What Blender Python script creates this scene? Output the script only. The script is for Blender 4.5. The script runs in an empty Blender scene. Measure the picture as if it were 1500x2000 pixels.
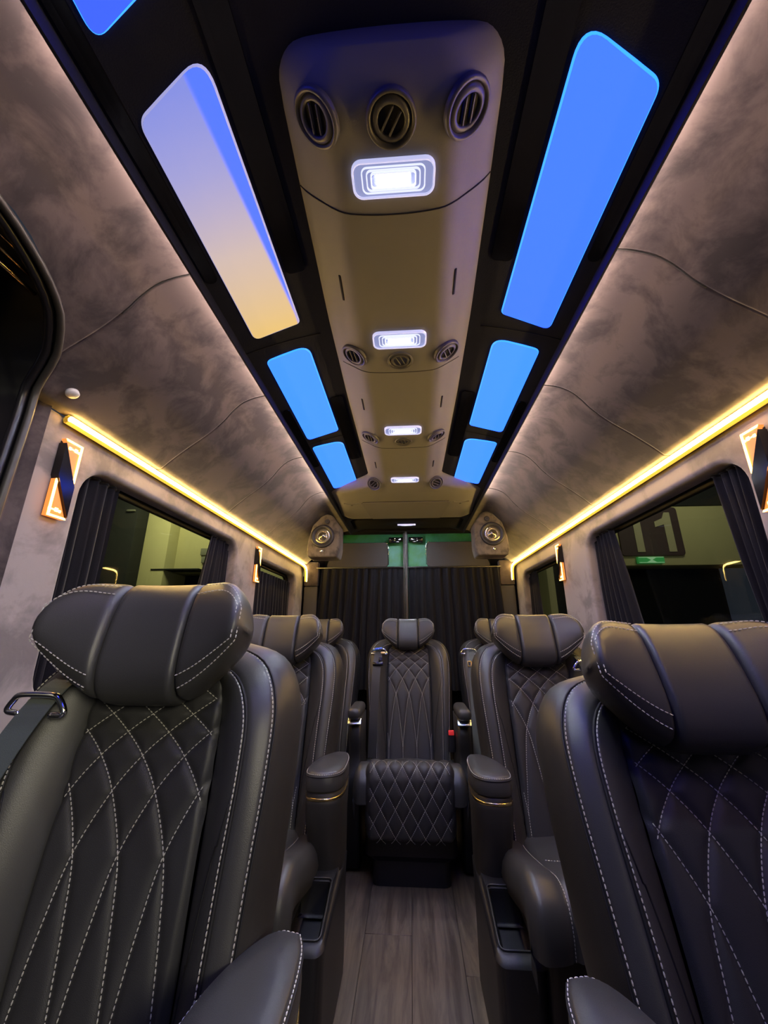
import bpy, bmesh, math, random
from mathutils import Vector, Matrix
random.seed(7)
scene = bpy.context.scene
COL = scene.collection
PI = math.pi

# ------------------------------------------------------------------ camera
FPX = 760.0
YAW, PITCH = math.radians(3.741), math.radians(17.113)
Fv = Vector((-math.sin(YAW)*math.cos(PITCH), math.cos(YAW)*math.cos(PITCH), math.sin(PITCH)))
Rv = Vector((math.cos(YAW), math.sin(YAW), 0))
Uv = Rv.cross(Fv)
cam_d = bpy.data.cameras.new('camera'); cam = bpy.data.objects.new('camera', cam_d); COL.objects.link(cam)
cam_d.sensor_fit = 'VERTICAL'; cam_d.sensor_height = 36.0; cam_d.lens = FPX/2000*36.0
cam_d.clip_start = 0.01; cam_d.clip_end = 200
M = Matrix((Rv, Uv, -Fv)).transposed().to_4x4(); M.translation = Vector((0.016, 0, 1.04))
cam.matrix_world = M
scene.camera = cam

# ------------------------------------------------------------------ world, exposure
w = bpy.data.worlds.new('night'); scene.world = w; w.use_nodes = True
w.node_tree.nodes['Background'].inputs[0].default_value = (0.30, 0.36, 0.5, 1)
w.node_tree.nodes['Background'].inputs[1].default_value = 0.07
vs = scene.view_settings
vs.view_transform = 'Standard'; vs.look = 'None'; vs.gamma = 1; vs.use_curve_mapping = False
vs.exposure = 0.25

# light strengths
LAMP, STRIP, PANEL, AMBER = 720.0, 85.0, 1.0, 7.0
EDGE = 88.0

# ------------------------------------------------------------------ materials
def lin(r, g, b):
    def f(c):
        c /= 255.0
        return c/12.92 if c <= .04045 else ((c+.055)/1.055)**2.4
    return (f(r), f(g), f(b), 1)

def mat(name, col, rough=.5, metal=0, emit=None, estr=0, bump=None, var=None, sheen=0, spec=.5, coat=0):
    """bump=(kind, scale, strength)  var=(scale, colour2, low, high)"""
    m = bpy.data.materials.new(name); m.use_nodes = True
    nt = m.node_tree; b = nt.nodes['Principled BSDF']
    b.inputs['Base Color'].default_value = (*col[:3], 1)
    b.inputs['Roughness'].default_value = rough
    b.inputs['Metallic'].default_value = metal
    b.inputs['Specular IOR Level'].default_value = spec
    if coat: b.inputs['Coat Weight'].default_value = coat; b.inputs['Coat Roughness'].default_value = .08
    if sheen:
        b.inputs['Sheen Weight'].default_value = sheen; b.inputs['Sheen Roughness'].default_value = .45
    if emit:
        b.inputs['Emission Color'].default_value = (*emit[:3], 1); b.inputs['Emission Strength'].default_value = estr
    if bump or var:
        tc = nt.nodes.new('ShaderNodeTexCoord')
    if var:
        n = nt.nodes.new('ShaderNodeTexNoise'); n.inputs['Scale'].default_value = var[0]
        n.inputs['Detail'].default_value = 6; n.inputs['Roughness'].default_value = .62
        n.inputs['Distortion'].default_value = .35
        r = nt.nodes.new('ShaderNodeValToRGB')
        r.color_ramp.elements[0].position = var[2]; r.color_ramp.elements[1].position = var[3]
        r.color_ramp.elements[0].color = (*col[:3], 1); r.color_ramp.elements[1].color = (*var[1][:3], 1)
        nt.links.new(tc.outputs['Object'], n.inputs['Vector']); nt.links.new(n.outputs[0], r.inputs[0])
        nt.links.new(r.outputs[0], b.inputs['Base Color'])
    if bump:
        if bump[0] == 'grain':
            n = nt.nodes.new('ShaderNodeTexVoronoi')
        else:
            n = nt.nodes.new('ShaderNodeTexNoise'); n.inputs['Detail'].default_value = 4
        n.inputs['Scale'].default_value = bump[1]
        bp = nt.nodes.new('ShaderNodeBump'); bp.inputs['Strength'].default_value = bump[2]; bp.inputs['Distance'].default_value = .002
        nt.links.new(tc.outputs['Object'], n.inputs['Vector']); nt.links.new(n.outputs[0], bp.inputs['Height'])
        nt.links.new(bp.outputs[0], b.inputs['Normal'])
    return m

leather = mat('leather', (.040, .040, .041), .36, bump=('grain', 1100, .12), spec=.5)
leather_i = mat('leather_insert', (.029, .029, .031), .46, bump=('grain', 1100, .16), spec=.42)
leather_d = mat('leather_side', (.024, .023, .023), .44, bump=('grain', 1100, .12), spec=.42)
seam_m = mat('seam', (.006, .006, .008), .7)
thread = mat('thread', (.50, .485, .44), .6)
plastic = mat('black_plastic', (.012, .012, .014), .42, bump=('noise', 300, .1))
pocket_m = mat('pocket_black', (.004, .004, .005), .6)
grey_pl = mat('grey_plastic', (.22, .215, .21), .55, bump=('noise', 500, .12), spec=.35)
grey_pl2 = mat('grey_plastic_panel', (.20, .195, .20), .6, bump=('noise', 500, .12), spec=.3)
vent_m = mat('vent_plastic', (.10, .098, .095), .38)
dark_m = mat('dark_void', (.004, .004, .005), .8)
suede = mat('suede', (.27, .238, .242), .95, var=(5.5, (.155, .138, .142), .46, .60), bump=('noise', 60, .25), sheen=.35, spec=.1)
suede2 = mat('suede_headliner', (.080, .065, .067), .95, var=(8.5, (.036, .030, .034), .44, .60), bump=('noise', 50, .25), sheen=.3, spec=.1)
roof_m = mat('roof_fabric', (.018, .021, .042), .9, bump=('noise', 400, .3), spec=.15)
gloss_b = mat('gloss_black', (.004, .004, .006), .12)
black_fab = mat('black_fabric', (.007, .007, .011), .9, bump=('noise', 300, .2), spec=.15)
curtain_m = mat('curtain_cloth', (.0065, .0065, .0110), .85, bump=('noise', 500, .3), sheen=.15, spec=.15)
chrome = mat('chrome', (.85, .86, .88), .12, metal=1)
brass = mat('brass', (.55, .42, .20), .22, metal=1)
alu = mat('brushed_trim', (.72, .76, .78), .25, metal=1)
gold_pl = mat('gold_tab', (.70, .50, .22), .3, metal=.8)
blue_tab = mat('blue_tab', lin(60, 110, 190), .3, metal=.4)
belt_m = mat('belt_webbing', (.075, .092, .098), .7, bump=('noise', 700, .2))
red_m = mat('red_button', lin(225, 60, 60), .45, emit=lin(225, 50, 50), estr=.25)
rubber = mat('rubber_seal', (.028, .027, .024), .45)
white_pl = mat('white_plastic', (.55, .55, .57), .5)
green_p = mat('green_paint', (.02, .15, .05), .5, var=(6, (.04, .19, .14), .4, .65), spec=.35)
door_blk = mat('door_black', (.006, .006, .008), .35)
panel_grey = mat('door_trim_panel', (.055, .052, .055), .75, bump=('noise', 300, .2), spec=.2)
cone_m = mat('speaker_cone', (.33, .30, .22), .22, metal=.85)
spk_suede = mat('speaker_suede', (.13, .112, .088), .95, var=(16, (.06, .052, .044), .45, .6), sheen=.3, spec=.1)
spk_ring = mat('speaker_ring', (.014, .014, .016), .45)
strip_m = mat('led_core', (1, .9, .7), .5, emit=(1.0, .63, .17), estr=STRIP)
strip_g = mat('led_halo', (.6, .45, .15), .5, emit=(1.0, .52, .04), estr=1.1)  # yellow emission stands for the halo around the LED core
edge_m = mat('roof_line', (.8, .6, .5), .5, emit=(1.0, .74, .62), estr=EDGE)
lamp_core = mat('lamp_core', (1, 1, 1), .4, emit=(.86, .92, 1.0), estr=LAMP)
lamp_ring = mat('lamp_ring', (.10, .10, .12), .3, emit=(.70, .74, 1.0), estr=1.0)
lamp_lens = mat('lamp_lens', (.03, .03, .05), .25, emit=(.40, .44, .80), estr=.55)
lamp_frame = mat('lamp_frame', (.7, .7, .85), .2, emit=(.5, .53, .85), estr=.8)
amber = mat('amber_acrylic', (.25, .05, .01), .35, emit=(1.0, .27, .05), estr=AMBER*.14)
amber_hot = mat('amber_edge', (.3, .1, .02), .35, emit=(1.0, .42, .07), estr=AMBER*2.2)
blue_p = mat('panel_blue', (.02, .04, .08), .4, emit=(.052, .19, 9.0), estr=PANEL)
blue_far = mat('panel_blue_light', (.02, .04, .08), .4, emit=(.055, .29, 4.6), estr=PANEL)
blue_rim = mat('panel_rim', (.02, .04, .08), .4, emit=(.05, .40, 2.0), estr=PANEL*1.1)
blue_deep = mat('panel_deep_blue', (.02, .03, .08), .4, emit=(.05, .13, 9.0), estr=PANEL*.9)
ext_wall = mat('render_wall', (.50, .47, .26), .9, bump=('noise', 40, .2))
ext_dark = mat('bay_dark', (.012, .014, .016), .8)
ext_sign = mat('maroon_board', (.060, .034, .040), .7)
ext_num = mat('numeral_cream', (.46, .43, .28), .8)
exit_m = mat('exit_green', (.05, .35, .12), .5, emit=lin(60, 165, 80), estr=.45)
exit_w = mat('exit_pale', (.6, .9, .7), .5, emit=lin(150, 220, 160), estr=.45)
ext_grey = mat('grey_louvre', (.16, .165, .13), .7)
ground_m = mat('asphalt', (.03, .03, .032), .9)

# the warm-to-lavender panel: emission colour runs from lavender to cream along its length
warm_p = mat('panel_warm', (.12, .10, .10), .4)
nt = warm_p.node_tree; b = nt.nodes['Principled BSDF']
tc = nt.nodes.new('ShaderNodeTexCoord'); sp = nt.nodes.new('ShaderNodeSeparateXYZ'); mr = nt.nodes.new('ShaderNodeMapRange')
mr.inputs['From Min'].default_value = .38; mr.inputs['From Max'].default_value = .90
rp = nt.nodes.new('ShaderNodeValToRGB')
rp.color_ramp.elements[0].color = lin(128, 142, 226); rp.color_ramp.elements[1].color = lin(232, 194, 120)
e = rp.color_ramp.elements.new(.22); e.color = lin(160, 160, 215)
e = rp.color_ramp.elements.new(.55); e.color = lin(208, 186, 178)
nt.links.new(tc.outputs['Object'], sp.inputs[0]); nt.links.new(sp.outputs['Y'], mr.inputs['Value'])
nt.links.new(mr.outputs[0], rp.inputs[0])
# a blue band along the inner edge, wider towards the front end
wd = nt.nodes.new('ShaderNodeMapRange'); wd.inputs['From Min'].default_value = .36; wd.inputs['From Max'].default_value = .86; wd.inputs['To Min'].default_value = .326; wd.inputs['To Max'].default_value = .290
ab = nt.nodes.new('ShaderNodeMath'); ab.operation = 'ABSOLUTE'; sb_ = nt.nodes.new('ShaderNodeMath'); sb_.operation = 'SUBTRACT'
fc = nt.nodes.new('ShaderNodeMapRange'); fc.inputs['From Min'].default_value = -.006; fc.inputs['From Max'].default_value = .005; fc.interpolation_type = 'SMOOTHSTEP'
mxc = nt.nodes.new('ShaderNodeMix'); mxc.data_type = 'RGBA'; mxc.inputs[6].default_value = (.070, .19, 1.5, 1)
nt.links.new(sp.outputs['Y'], wd.inputs['Value']); nt.links.new(sp.outputs['X'], ab.inputs[0]); nt.links.new(ab.outputs[0], sb_.inputs[0]); nt.links.new(wd.outputs[0], sb_.inputs[1])
nt.links.new(sb_.outputs[0], fc.inputs['Value']); nt.links.new(fc.outputs[0], mxc.inputs[0]); nt.links.new(rp.outputs[0], mxc.inputs[7]); nt.links.new(mxc.outputs[2], b.inputs['Emission Color'])
b.inputs['Emission Strength'].default_value = PANEL*.85

# tinted window glass
glass = bpy.data.materials.new('tinted_glass'); glass.use_nodes = True
nt = glass.node_tree; nt.nodes.clear()
o = nt.nodes.new('ShaderNodeOutputMaterial'); mx = nt.nodes.new('ShaderNodeMixShader')
tr = nt.nodes.new('ShaderNodeBsdfTransparent'); tr.inputs[0].default_value = (.62, .64, .62, 1)
gl = nt.nodes.new('ShaderNodeBsdfGlossy'); gl.inputs['Roughness'].default_value = .02; gl.inputs[0].default_value = (.8, .85, .85, 1)
mx.inputs[0].default_value = .03
nt.links.new(tr.outputs[0], mx.inputs[1]); nt.links.new(gl.outputs[0], mx.inputs[2]); nt.links.new(mx.outputs[0], o.inputs[0])

# wood-look vinyl
wood = bpy.data.materials.new('wood_vinyl'); wood.use_nodes = True
nt = wood.node_tree; b = nt.nodes['Principled BSDF']; b.inputs['Roughness'].default_value = .5
tc = nt.nodes.new('ShaderNodeTexCoord'); mp = nt.nodes.new('ShaderNodeMapping'); mp.inputs['Scale'].default_value = (16, 1.3, 1)
oi = nt.nodes.new('ShaderNodeObjectInfo'); ad = nt.nodes.new('ShaderNodeVectorMath'); ad.operation = 'ADD'
cb = nt.nodes.new('ShaderNodeCombineXYZ'); mu = nt.nodes.new('ShaderNodeMath'); mu.operation = 'MULTIPLY'; mu.inputs[1].default_value = 37
nt.links.new(oi.outputs['Random'], mu.inputs[0]); nt.links.new(mu.outputs[0], cb.inputs[1])
n = nt.nodes.new('ShaderNodeTexNoise'); n.inputs['Scale'].default_value = 1.9; n.inputs['Detail'].default_value = 8; n.inputs['Roughness'].default_value = .65; n.inputs['Distortion'].default_value = .8
rp = nt.nodes.new('ShaderNodeValToRGB')
rp.color_ramp.elements[0].position = .34; rp.color_ramp.elements[0].color = (.060, .046, .034, 1)
rp.color_ramp.elements[1].position = .68; rp.color_ramp.elements[1].color = (.185, .145, .105, 1)
nt.links.new(tc.outputs['Object'], ad.inputs[0]); nt.links.new(cb.outputs[0], ad.inputs[1]); nt.links.new(ad.outputs[0], mp.inputs[0])
nt.links.new(mp.outputs[0], n.inputs['Vector']); nt.links.new(n.outputs[0], rp.inputs[0]); nt.links.new(rp.outputs[0], b.inputs['Base Color'])
bp = nt.nodes.new('ShaderNodeBump'); bp.inputs['Strength'].default_value = .12; bp.inputs['Distance'].default_value = .002
nt.links.new(n.outputs[0], bp.inputs['Height']); nt.links.new(bp.outputs[0], b.inputs['Normal'])

# ------------------------------------------------------------------ helpers
def obj(name, data, parent=None, m=None, smooth=True):
    o = bpy.data.objects.new(name, data); COL.objects.link(o)
    if parent is not None: o.parent = parent
    return o

def mesh(name, verts, faces, m, smooth=True):
    me = bpy.data.meshes.new(name)
    me.from_pydata([tuple(v) for v in verts], [], faces); me.materials.append(m)
    if smooth: me.polygons.foreach_set('use_smooth', [True]*len(me.polygons))
    me.update(); return me

def part(name, me, parent=None): return obj(name, me, parent)

def tag(o, label=None, cat=None, group=None, kind=None):
    if label: o['label'] = label
    if cat: o['category'] = cat
    if group: o['group'] = group
    if kind: o['kind'] = kind
    return o

def empty(name, loc=(0, 0, 0), rz=0):
    o = bpy.data.objects.new(name, None); COL.objects.link(o); o.location = loc; o.rotation_euler = (0, 0, rz)
    o.empty_display_size = .05; return o

def grid_faces(nr, nc, wrap=False, off=0):
    f = []
    for i in range(nr-1):
        for j in range(nc if wrap else nc-1):
            k = (j+1) % nc
            f.append((off+i*nc+j, off+i*nc+k, off+(i+1)*nc+k, off+(i+1)*nc+j))
    return f

def grid_mesh(name, rows, m, wrap=False, caps=False, smooth=True, flip=False):
    nr, nc = len(rows), len(rows[0])
    v = [p for r in rows for p in r]; f = grid_faces(nr, nc, wrap)
    if caps:
        f.append(tuple(range(nc))[::-1]); f.append(tuple((nr-1)*nc+j for j in range(nc)))
    if flip: f = [x[::-1] for x in f]
    return mesh(name, v, f, m, smooth)

def fix(me):
    bm = bmesh.new(); bm.from_mesh(me); bmesh.ops.recalc_face_normals(bm, faces=bm.faces); bm.to_mesh(me); bm.free(); return me

def sharp(me, ang=40):
    me.set_sharp_from_angle(angle=math.radians(ang)); return me

def bm_mesh(name, bm, m, smooth=True, ang=40):
    bmesh.ops.recalc_face_normals(bm, faces=bm.faces)
    me = bpy.data.meshes.new(name); bm.to_mesh(me); bm.free(); me.materials.append(m)
    if smooth:
        me.polygons.foreach_set('use_smooth', [True]*len(me.polygons)); sharp(me, ang)
    return me

def box_bm(bm, c, s, bev=0, seg=2, rot=None):
    r = bmesh.ops.create_cube(bm, size=1); vs_ = r['verts']
    mt = Matrix.Translation(c) @ (rot.to_4x4() if rot else Matrix()) @ Matrix.Diagonal((*s, 1))
    bmesh.ops.transform(bm, matrix=mt, verts=vs_)
    if bev:
        es = list({e for v in vs_ for e in v.link_edges})
        bmesh.ops.bevel(bm, geom=es, offset=bev, segments=seg, affect='EDGES', profile=.5)

def box(name, c, s, m, bev=.004, parent=None, rot=None, seg=2):
    bm = bmesh.new(); box_bm(bm, Vector(c), s, bev, seg, rot)
    return part(name, bm_mesh(name, bm, m), parent)

def catmull(pts, n):
    P = [Vector(p) for p in pts]
    d = [0]
    for a, b_ in zip(P, P[1:]): d.append(d[-1]+max((b_-a).length, 1e-6))
    L = d[-1]; out = []
    E = [2*P[0]-P[1]]+P+[2*P[-1]-P[-2]]
    seg = 0
    for i in range(n):
        s = L*i/(n-1)
        while seg < len(P)-2 and s > d[seg+1]: seg += 1
        t = (s-d[seg])/(d[seg+1]-d[seg])
        p0, p1, p2, p3 = E[seg], E[seg+1], E[seg+2], E[seg+3]
        out.append(.5*((2*p1)+(p2-p0)*t+(2*p0-5*p1+4*p2-p3)*t*t+(3*p1-p0-3*p2+p3)*t**3))
    return out

def lerp_tab(tab, x):
    if x <= tab[0][0]: return tab[0][1]
    for (a, b_), (c, d) in zip(tab, tab[1:]):
        if x <= c: return b_+(d-b_)*(x-a)/(c-a)
    return tab[-1][1]

def tube_data(pts, r, k=8, closed=False):
    P = [Vector(p) for p in pts]; rows = []; up = None
    n = len(P)
    for i, p in enumerate(P):
        if closed: t = (P[(i+1) % n]-P[i-1]).normalized()
        else: t = (P[min(i+1, n-1)]-P[max(i-1, 0)]).normalized()
        if up is None:
            up = t.orthogonal().normalized()
        up = (up-t*up.dot(t)).normalized(); sd = t.cross(up)
        rr = r(i/(n-1)) if callable(r) else r
        rows.append([p+(up*math.cos(a)+sd*math.sin(a))*rr for a in [2*PI*j/k for j in range(k)]])
    if closed: rows.append(rows[0])
    return rows

def tube(name, pts, r, m, parent=None, k=8, closed=False):
    return part(name, fix(grid_mesh(name, tube_data(pts, r, k, closed), m, wrap=True, caps=not closed)), parent)

def multi_tube(name, list_of_pts, r, m, k=6):
    v = []; f = []
    for pts in list_of_pts:
        rows = tube_data(pts, r, k); o = len(v)
        v += [p for q in rows for p in q]; f += grid_faces(len(rows), k, True, o)
        f.append(tuple(o+j for j in range(k))[::-1]); f.append(tuple(o+(len(rows)-1)*k+j for j in range(k)))
    return fix(mesh(name, v, f, m))

def resample(P, step):
    d = [0]
    for a, b_ in zip(P, P[1:]): d.append(d[-1]+(b_-a).length)
    n = max(2, int(d[-1]/step)); out = []; k = 0
    for i in range(n+1):
        s = d[-1]*i/n
        while k < len(P)-2 and s > d[k+1]: k += 1
        out.append(P[k].lerp(P[k+1], (s-d[k])/max(d[k+1]-d[k], 1e-9)))
    return out

def dashes(name, lines, m=None, r=.0010, dash=.0052, gap=.0022):
    """sewing thread: a row of short stitches along every line"""
    v = []; f = []
    for L in lines:
        P = resample([Vector(p) for p in L], (dash+gap)/2)
        i = 0
        while i+1 < len(P):
            a, b_ = P[i], P[i+1]; i += 2
            t = b_-a
            if t.length < 1e-5: continue
            b_ = a+t.normalized()*dash; t.normalize()
            up = t.orthogonal().normalized(); sd = t.cross(up); o = len(v)
            for q, s in ((a, .55), (a.lerp(b_, .5), 1.0), (b_, .55)):
                for x, y in ((1, 0), (0, 1), (-1, 0), (0, -1)): v.append(q+(up*x+sd*y)*r*s)
            for g in (0, 4):
                for j in range(4):
                    k = (j+1) % 4; f.append((o+g+j, o+g+k, o+g+4+k, o+g+4+j))
            f.append((o+3, o+2, o+1, o)); f.append((o+8, o+9, o+10, o+11))
    return mesh(name, v, f, m or thread, False)

def rrect(hw, hh, r, seg=6):
    pts = []
    for cx, cy, a0 in ((hw-r, hh-r, 0), (-hw+r, hh-r, PI/2), (-hw+r, -hh+r, PI), (hw-r, -hh+r, 1.5*PI)):
        for i in range(seg+1):
            a = a0+PI/2*i/seg; pts.append((cx+r*math.cos(a), cy+r*math.sin(a)))
    return pts

def poly_curve_mesh(name, outer, holes, depth, bev, m, mapf, res=3):
    """flat outline with holes, given thickness and rounded edges"""
    cu = bpy.data.curves.new(name+'_c', 'CURVE'); cu.dimensions = '2D'; cu.fill_mode = 'BOTH'
    cu.extrude = depth/2-bev; cu.bevel_depth = bev; cu.bevel_resolution = res; cu.offset = -bev
    for L in [outer]+holes:
        s = cu.splines.new('POLY'); s.points.add(len(L)-1); s.use_cyclic_u = True
        for p, q in zip(s.points, L): p.co = (q[0], q[1], 0, 1)
    ob = bpy.data.objects.new('tmp', cu); COL.objects.link(ob)
    dg = bpy.context.evaluated_depsgraph_get(); me = bpy.data.meshes.new_from_object(ob.evaluated_get(dg))
    bpy.data.objects.remove(ob); bpy.data.curves.remove(cu)
    for v in me.vertices: v.co = mapf(v.co)
    me.name = name; me.materials.clear(); me.materials.append(m)
    bm = bmesh.new(); bm.from_mesh(me); bmesh.ops.remove_doubles(bm, verts=bm.verts, dist=1e-5)
    bmesh.ops.recalc_face_normals(bm, faces=bm.faces); bm.to_mesh(me); bm.free()
    me.polygons.foreach_set('use_smooth', [True]*len(me.polygons)); sharp(me, 35)
    return me

def lathe(name, prof, m, k=28, closed=True):
    rows = [[(r*math.cos(2*PI*j/k), r*math.sin(2*PI*j/k), z) for j in range(k)] for r, z in prof]
    return fix(grid_mesh(name, rows, m, wrap=True, caps=closed))

# ------------------------------------------------------------------ structure: floor
fl = box('floor', (0, 1.35, -.03), (1.9, 4.1, .05), plastic, 0)
tag(fl, 'dark wood-look vinyl floor of the van aisle', kind='structure')
pw = .17
plank_me = {}
for i in range(-3, 3):
    y = -.5+(.37*(i+3)) % .9-.9
    while y < 3.2:
        y0, y1 = max(y, -.6), min(y+1.22, 3.25)
        if y1-y0 > .05:
            key = round(y1-y0, 3)
            if key not in plank_me:
                bm = bmesh.new(); box_bm(bm, Vector((0, 0, 0)), (pw-.0012, key-.0012, .006), .0012, 1); plank_me[key] = bm_mesh('plank', bm, wood)
            p = part('plank', plank_me[key], fl); p.location = (pw*(i+.5), (y0+y1)/2, -.0025)
        y += 1.22

# ------------------------------------------------------------------ structure: side walls with window openings
WX = .88
def rr_hole(y0, y1, z0, z1, r):
    return [((y0+y1)/2+a, (z0+z1)/2+b_) for a, b_ in rrect((y1-y0)/2, (z1-z0)/2, r, 8)]
WIN = {-1: [(.95, 1.955, .86, 1.488, .09), (2.245, 3.04, .86, 1.462, .07)],
       1: [(.985, 1.93, .86, 1.488, .09), (2.285, 3.04, .86, 1.472, .07)]}
for s, nm, y0 in ((-1, 'wall_left', .79), (1, 'wall_right', -.6)):
    outer = [(y0, .0), (3.26, .0), (3.26, 1.585), (y0, 1.585)]
    me = poly_curve_mesh(nm, outer, [rr_hole(*h) for h in WIN[s]], .07, .016, suede,
                         lambda c, s=s: Vector((s*(WX+.035-s*c.z*s), c.x, c.y)))
    wl = part(nm, me); tag(wl, 'grey suede side wall with window openings, %s side' % ('left' if s < 0 else 'right'), kind='structure')
    # the outer skin of the van body
    box('skin', (s*.985, (y0+3.26)/2, .43), (.03, 3.26-y0, .86), plastic, 0, wl)

# windows: frame, pane, and what is left of the rubber around
wi = 0
for s in (-1, 1):
    for h in WIN[s]:
        wi += 1
        y0, y1, z0, z1, r = h
        fr = poly_curve_mesh('window_%d' % wi, rr_hole(y0-.03, y1+.03, z0-.03, z1+.03, r), [rr_hole(y0+.012, y1-.012, z0+.012, z1-.014, r*.85)], .02, .004, rubber,
                             lambda c, s=s: Vector((s*(WX+.083)+c.z, c.x, c.y)))
        f = part('window_%d' % wi, fr); tag(f, 'black rubber framed tinted van window, %s side, %s' % ('left' if s < 0 else 'right', 'front' if h is WIN[s][0] else 'rear'), kind='structure')
        pm = poly_curve_mesh('pane', rr_hole(y0, y1, z0, z1, r), [], .006, .001, glass, lambda c, s=s: Vector((s*(WX+.088)+c.z, c.x, c.y)))
        part('pane', pm, f)

# headliner cove between the strips and the roof panel
PROF = [(.470, 1.862), (.50, 1.862), (.54, 1.853), (.58, 1.833), (.612, 1.800), (.635, 1.768), (.665, 1.735), (.70, 1.703), (.75, 1.664), (.80, 1.622), (.830, 1.594), (.838, 1.585), (.850, 1.582), (.880, 1.582)]
prof = catmull([(a, b_, 0) for a, b_ in PROF], 60)
def cove_z(x):
    return lerp_tab([(p.x, p.y) for p in prof], x)
def cove(name, s, ys, xlim):
    rows = []
    for y in ys:
        lim = xlim(y); pr = [p for p in prof if p.x <= lim]
        n = 40; rr = resample([Vector((p.x, p.y, 0)) for p in pr], 1e-3) if len(pr) > 2 else pr
        q = [rr[int(round(k*(len(rr)-1)/(n-1)))] for k in range(n)]
        rows.append([Vector((s*p.x, y, p.y)) for p in q])
    return rows
SEAL_LIM = [(q.x, q.y) for q in catmull([(-.75, .636, 0), (-.2, .640, 0), (.2, .646, 0), (.433, .661, 0), (.506, .674, 0), (.60, .703, 0), (.66, .745, 0), (.706, .80, 0), (.735, .90, 0)], 160)]
ys_l = [-.7+i*.05 for i in range(20)]+[.27, .32, .37, .41, .45, .49, .53, .57, .61, .65, .68, .70, .715, .73, .74]
seamsL = [.695, 1.20, 1.72, 2.22]
def with_grooves(ys, seams):
    ys = sorted(set([y for y in ys if all(abs(y-q) > .008 for q in seams)]+[q+d for q in seams for d in (-.006, -.0025, 0, .0025, .006)]))
    return ys
ysL = with_grooves(ys_l+[.80+i*.12 for i in range(22)], seamsL); ysL = [y for y in ysL if y <= 3.27]
ysR = with_grooves([-.7+i*.12 for i in range(34)], seamsL); ysR = [y for y in ysR if y <= 3.27]
for s, nm, ys, lim in ((-1, 'trim_1', ysL, lambda y: lerp_tab(SEAL_LIM, y)), (1, 'trim_2', ysR, lambda y: .9)):
    rows = cove(nm, s, ys, lim)
    for y, row in zip(ys, rows):       # the sewn panel joints dip in a little
        if min(abs(y-q) for q in seamsL) < .001:
            for p in row: p.z += .006; p.x += s*.003
    me = grid_mesh(nm, rows, suede2); o = part(nm, me)
    tag(o, 'brown grey suede headliner cove along the %s roof edge' % ('left' if s < 0 else 'right'), kind='structure')
    for q in seamsL:
        if q < .75 and s < 0:
            pts = [Vector((s*p.x, q, p.y-.001)) for p in prof if p.x < .65]
        else: pts = [Vector((s*p.x, q, p.y-.001)) for p in prof if p.x < .66]
        tube('seam', pts[1:], .0016, seam_m, o, 5)

# roof panel (slightly arched)
def arch(x): return 1.93-.4*x*x
rows = [[Vector((x, y, arch(x))) for x in [-.470+i*.047 for i in range(21)]] for y in [-.7+i*.1 for i in range(40)]]
ceil = part('ceiling', grid_mesh('ceiling', rows, roof_m)); tag(ceil, 'black fabric roof lining', kind='structure')
rows = [[p+Vector((0, 0, .03)) for p in r] for r in rows]
# glossy black strips beside the light panels
def ceil_strip(x0, x1, y0, y1, m, name='gloss_strip', dz=-.004, parent=ceil, r=.012):
    cx, cy = (x0+x1)/2, (y0+y1)/2
    out = rrect(abs(x1-x0)/2, (y1-y0)/2, r, 4)
    top = [Vector((cx+a, cy+b_, arch(cx+a)+dz)) for a, b_ in out]; bot = [p+Vector((0, 0, .008)) for p in top]
    n = len(top); f = [tuple(range(n))]+[(i, (i+1) % n, n+(i+1) % n, n+i) for i in range(n)]
    return part(name, fix(mesh(name, top+bot, f, m, False)), parent)
for s in (-1, 1):
    for y0, y1 in ((-.3, .74), (1.28, 1.84)):
        ceil_strip(s*.228, s*.276, y0, y1, gloss_b)
        ceil_strip(s*.432, s*.458, y0, y1-.03, gloss_b)
# lip along both edges of the roof panel
for s in (-1, 1):
    box('edge_lip', (s*.467, 1.25, 1.8305), (.006, 3.8, .030), roof_m, .001, ceil)
# thin joints of the roof panel
for y in (.955, 1.58):
    tube('seam', [Vector((x, y, arch(x)-.001)) for x in [-.48+.04*i for i in range(7)]], .0014, seam_m, ceil, 5)
    tube('seam', [Vector((x, y, arch(x)-.001)) for x in [.24+.04*i for i in range(7)]], .0014, seam_m, ceil, 5)

# rear wall: header, corner posts
rw = box('wall_rear', (0, 3.36, .75), (1.9, .03, 1.5), black_fab, 0)
tag(rw, 'dark rear end of the van behind the curtains', kind='structure')
box('roof_filler', (0, 2.76, 1.90), (.90, .20, .03), black_fab, .005, rw)
box('header', (0, 3.27, 1.893), (1.30, .10, .075), black_fab, .01, rw)
for s in (-1, 1):
    box('corner_post', (s*.80, 3.235, .7), (.115, .05, 1.40), panel_grey, .012, rw)
    box('corner_cap', (s*.80, 3.232, 1.50), (.115, .06, .20), suede2, .012, rw)
    box('corner_filler', (s*.72, 3.34, 1.70), (.30, .03, .4), black_fab, 0, rw)

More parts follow.
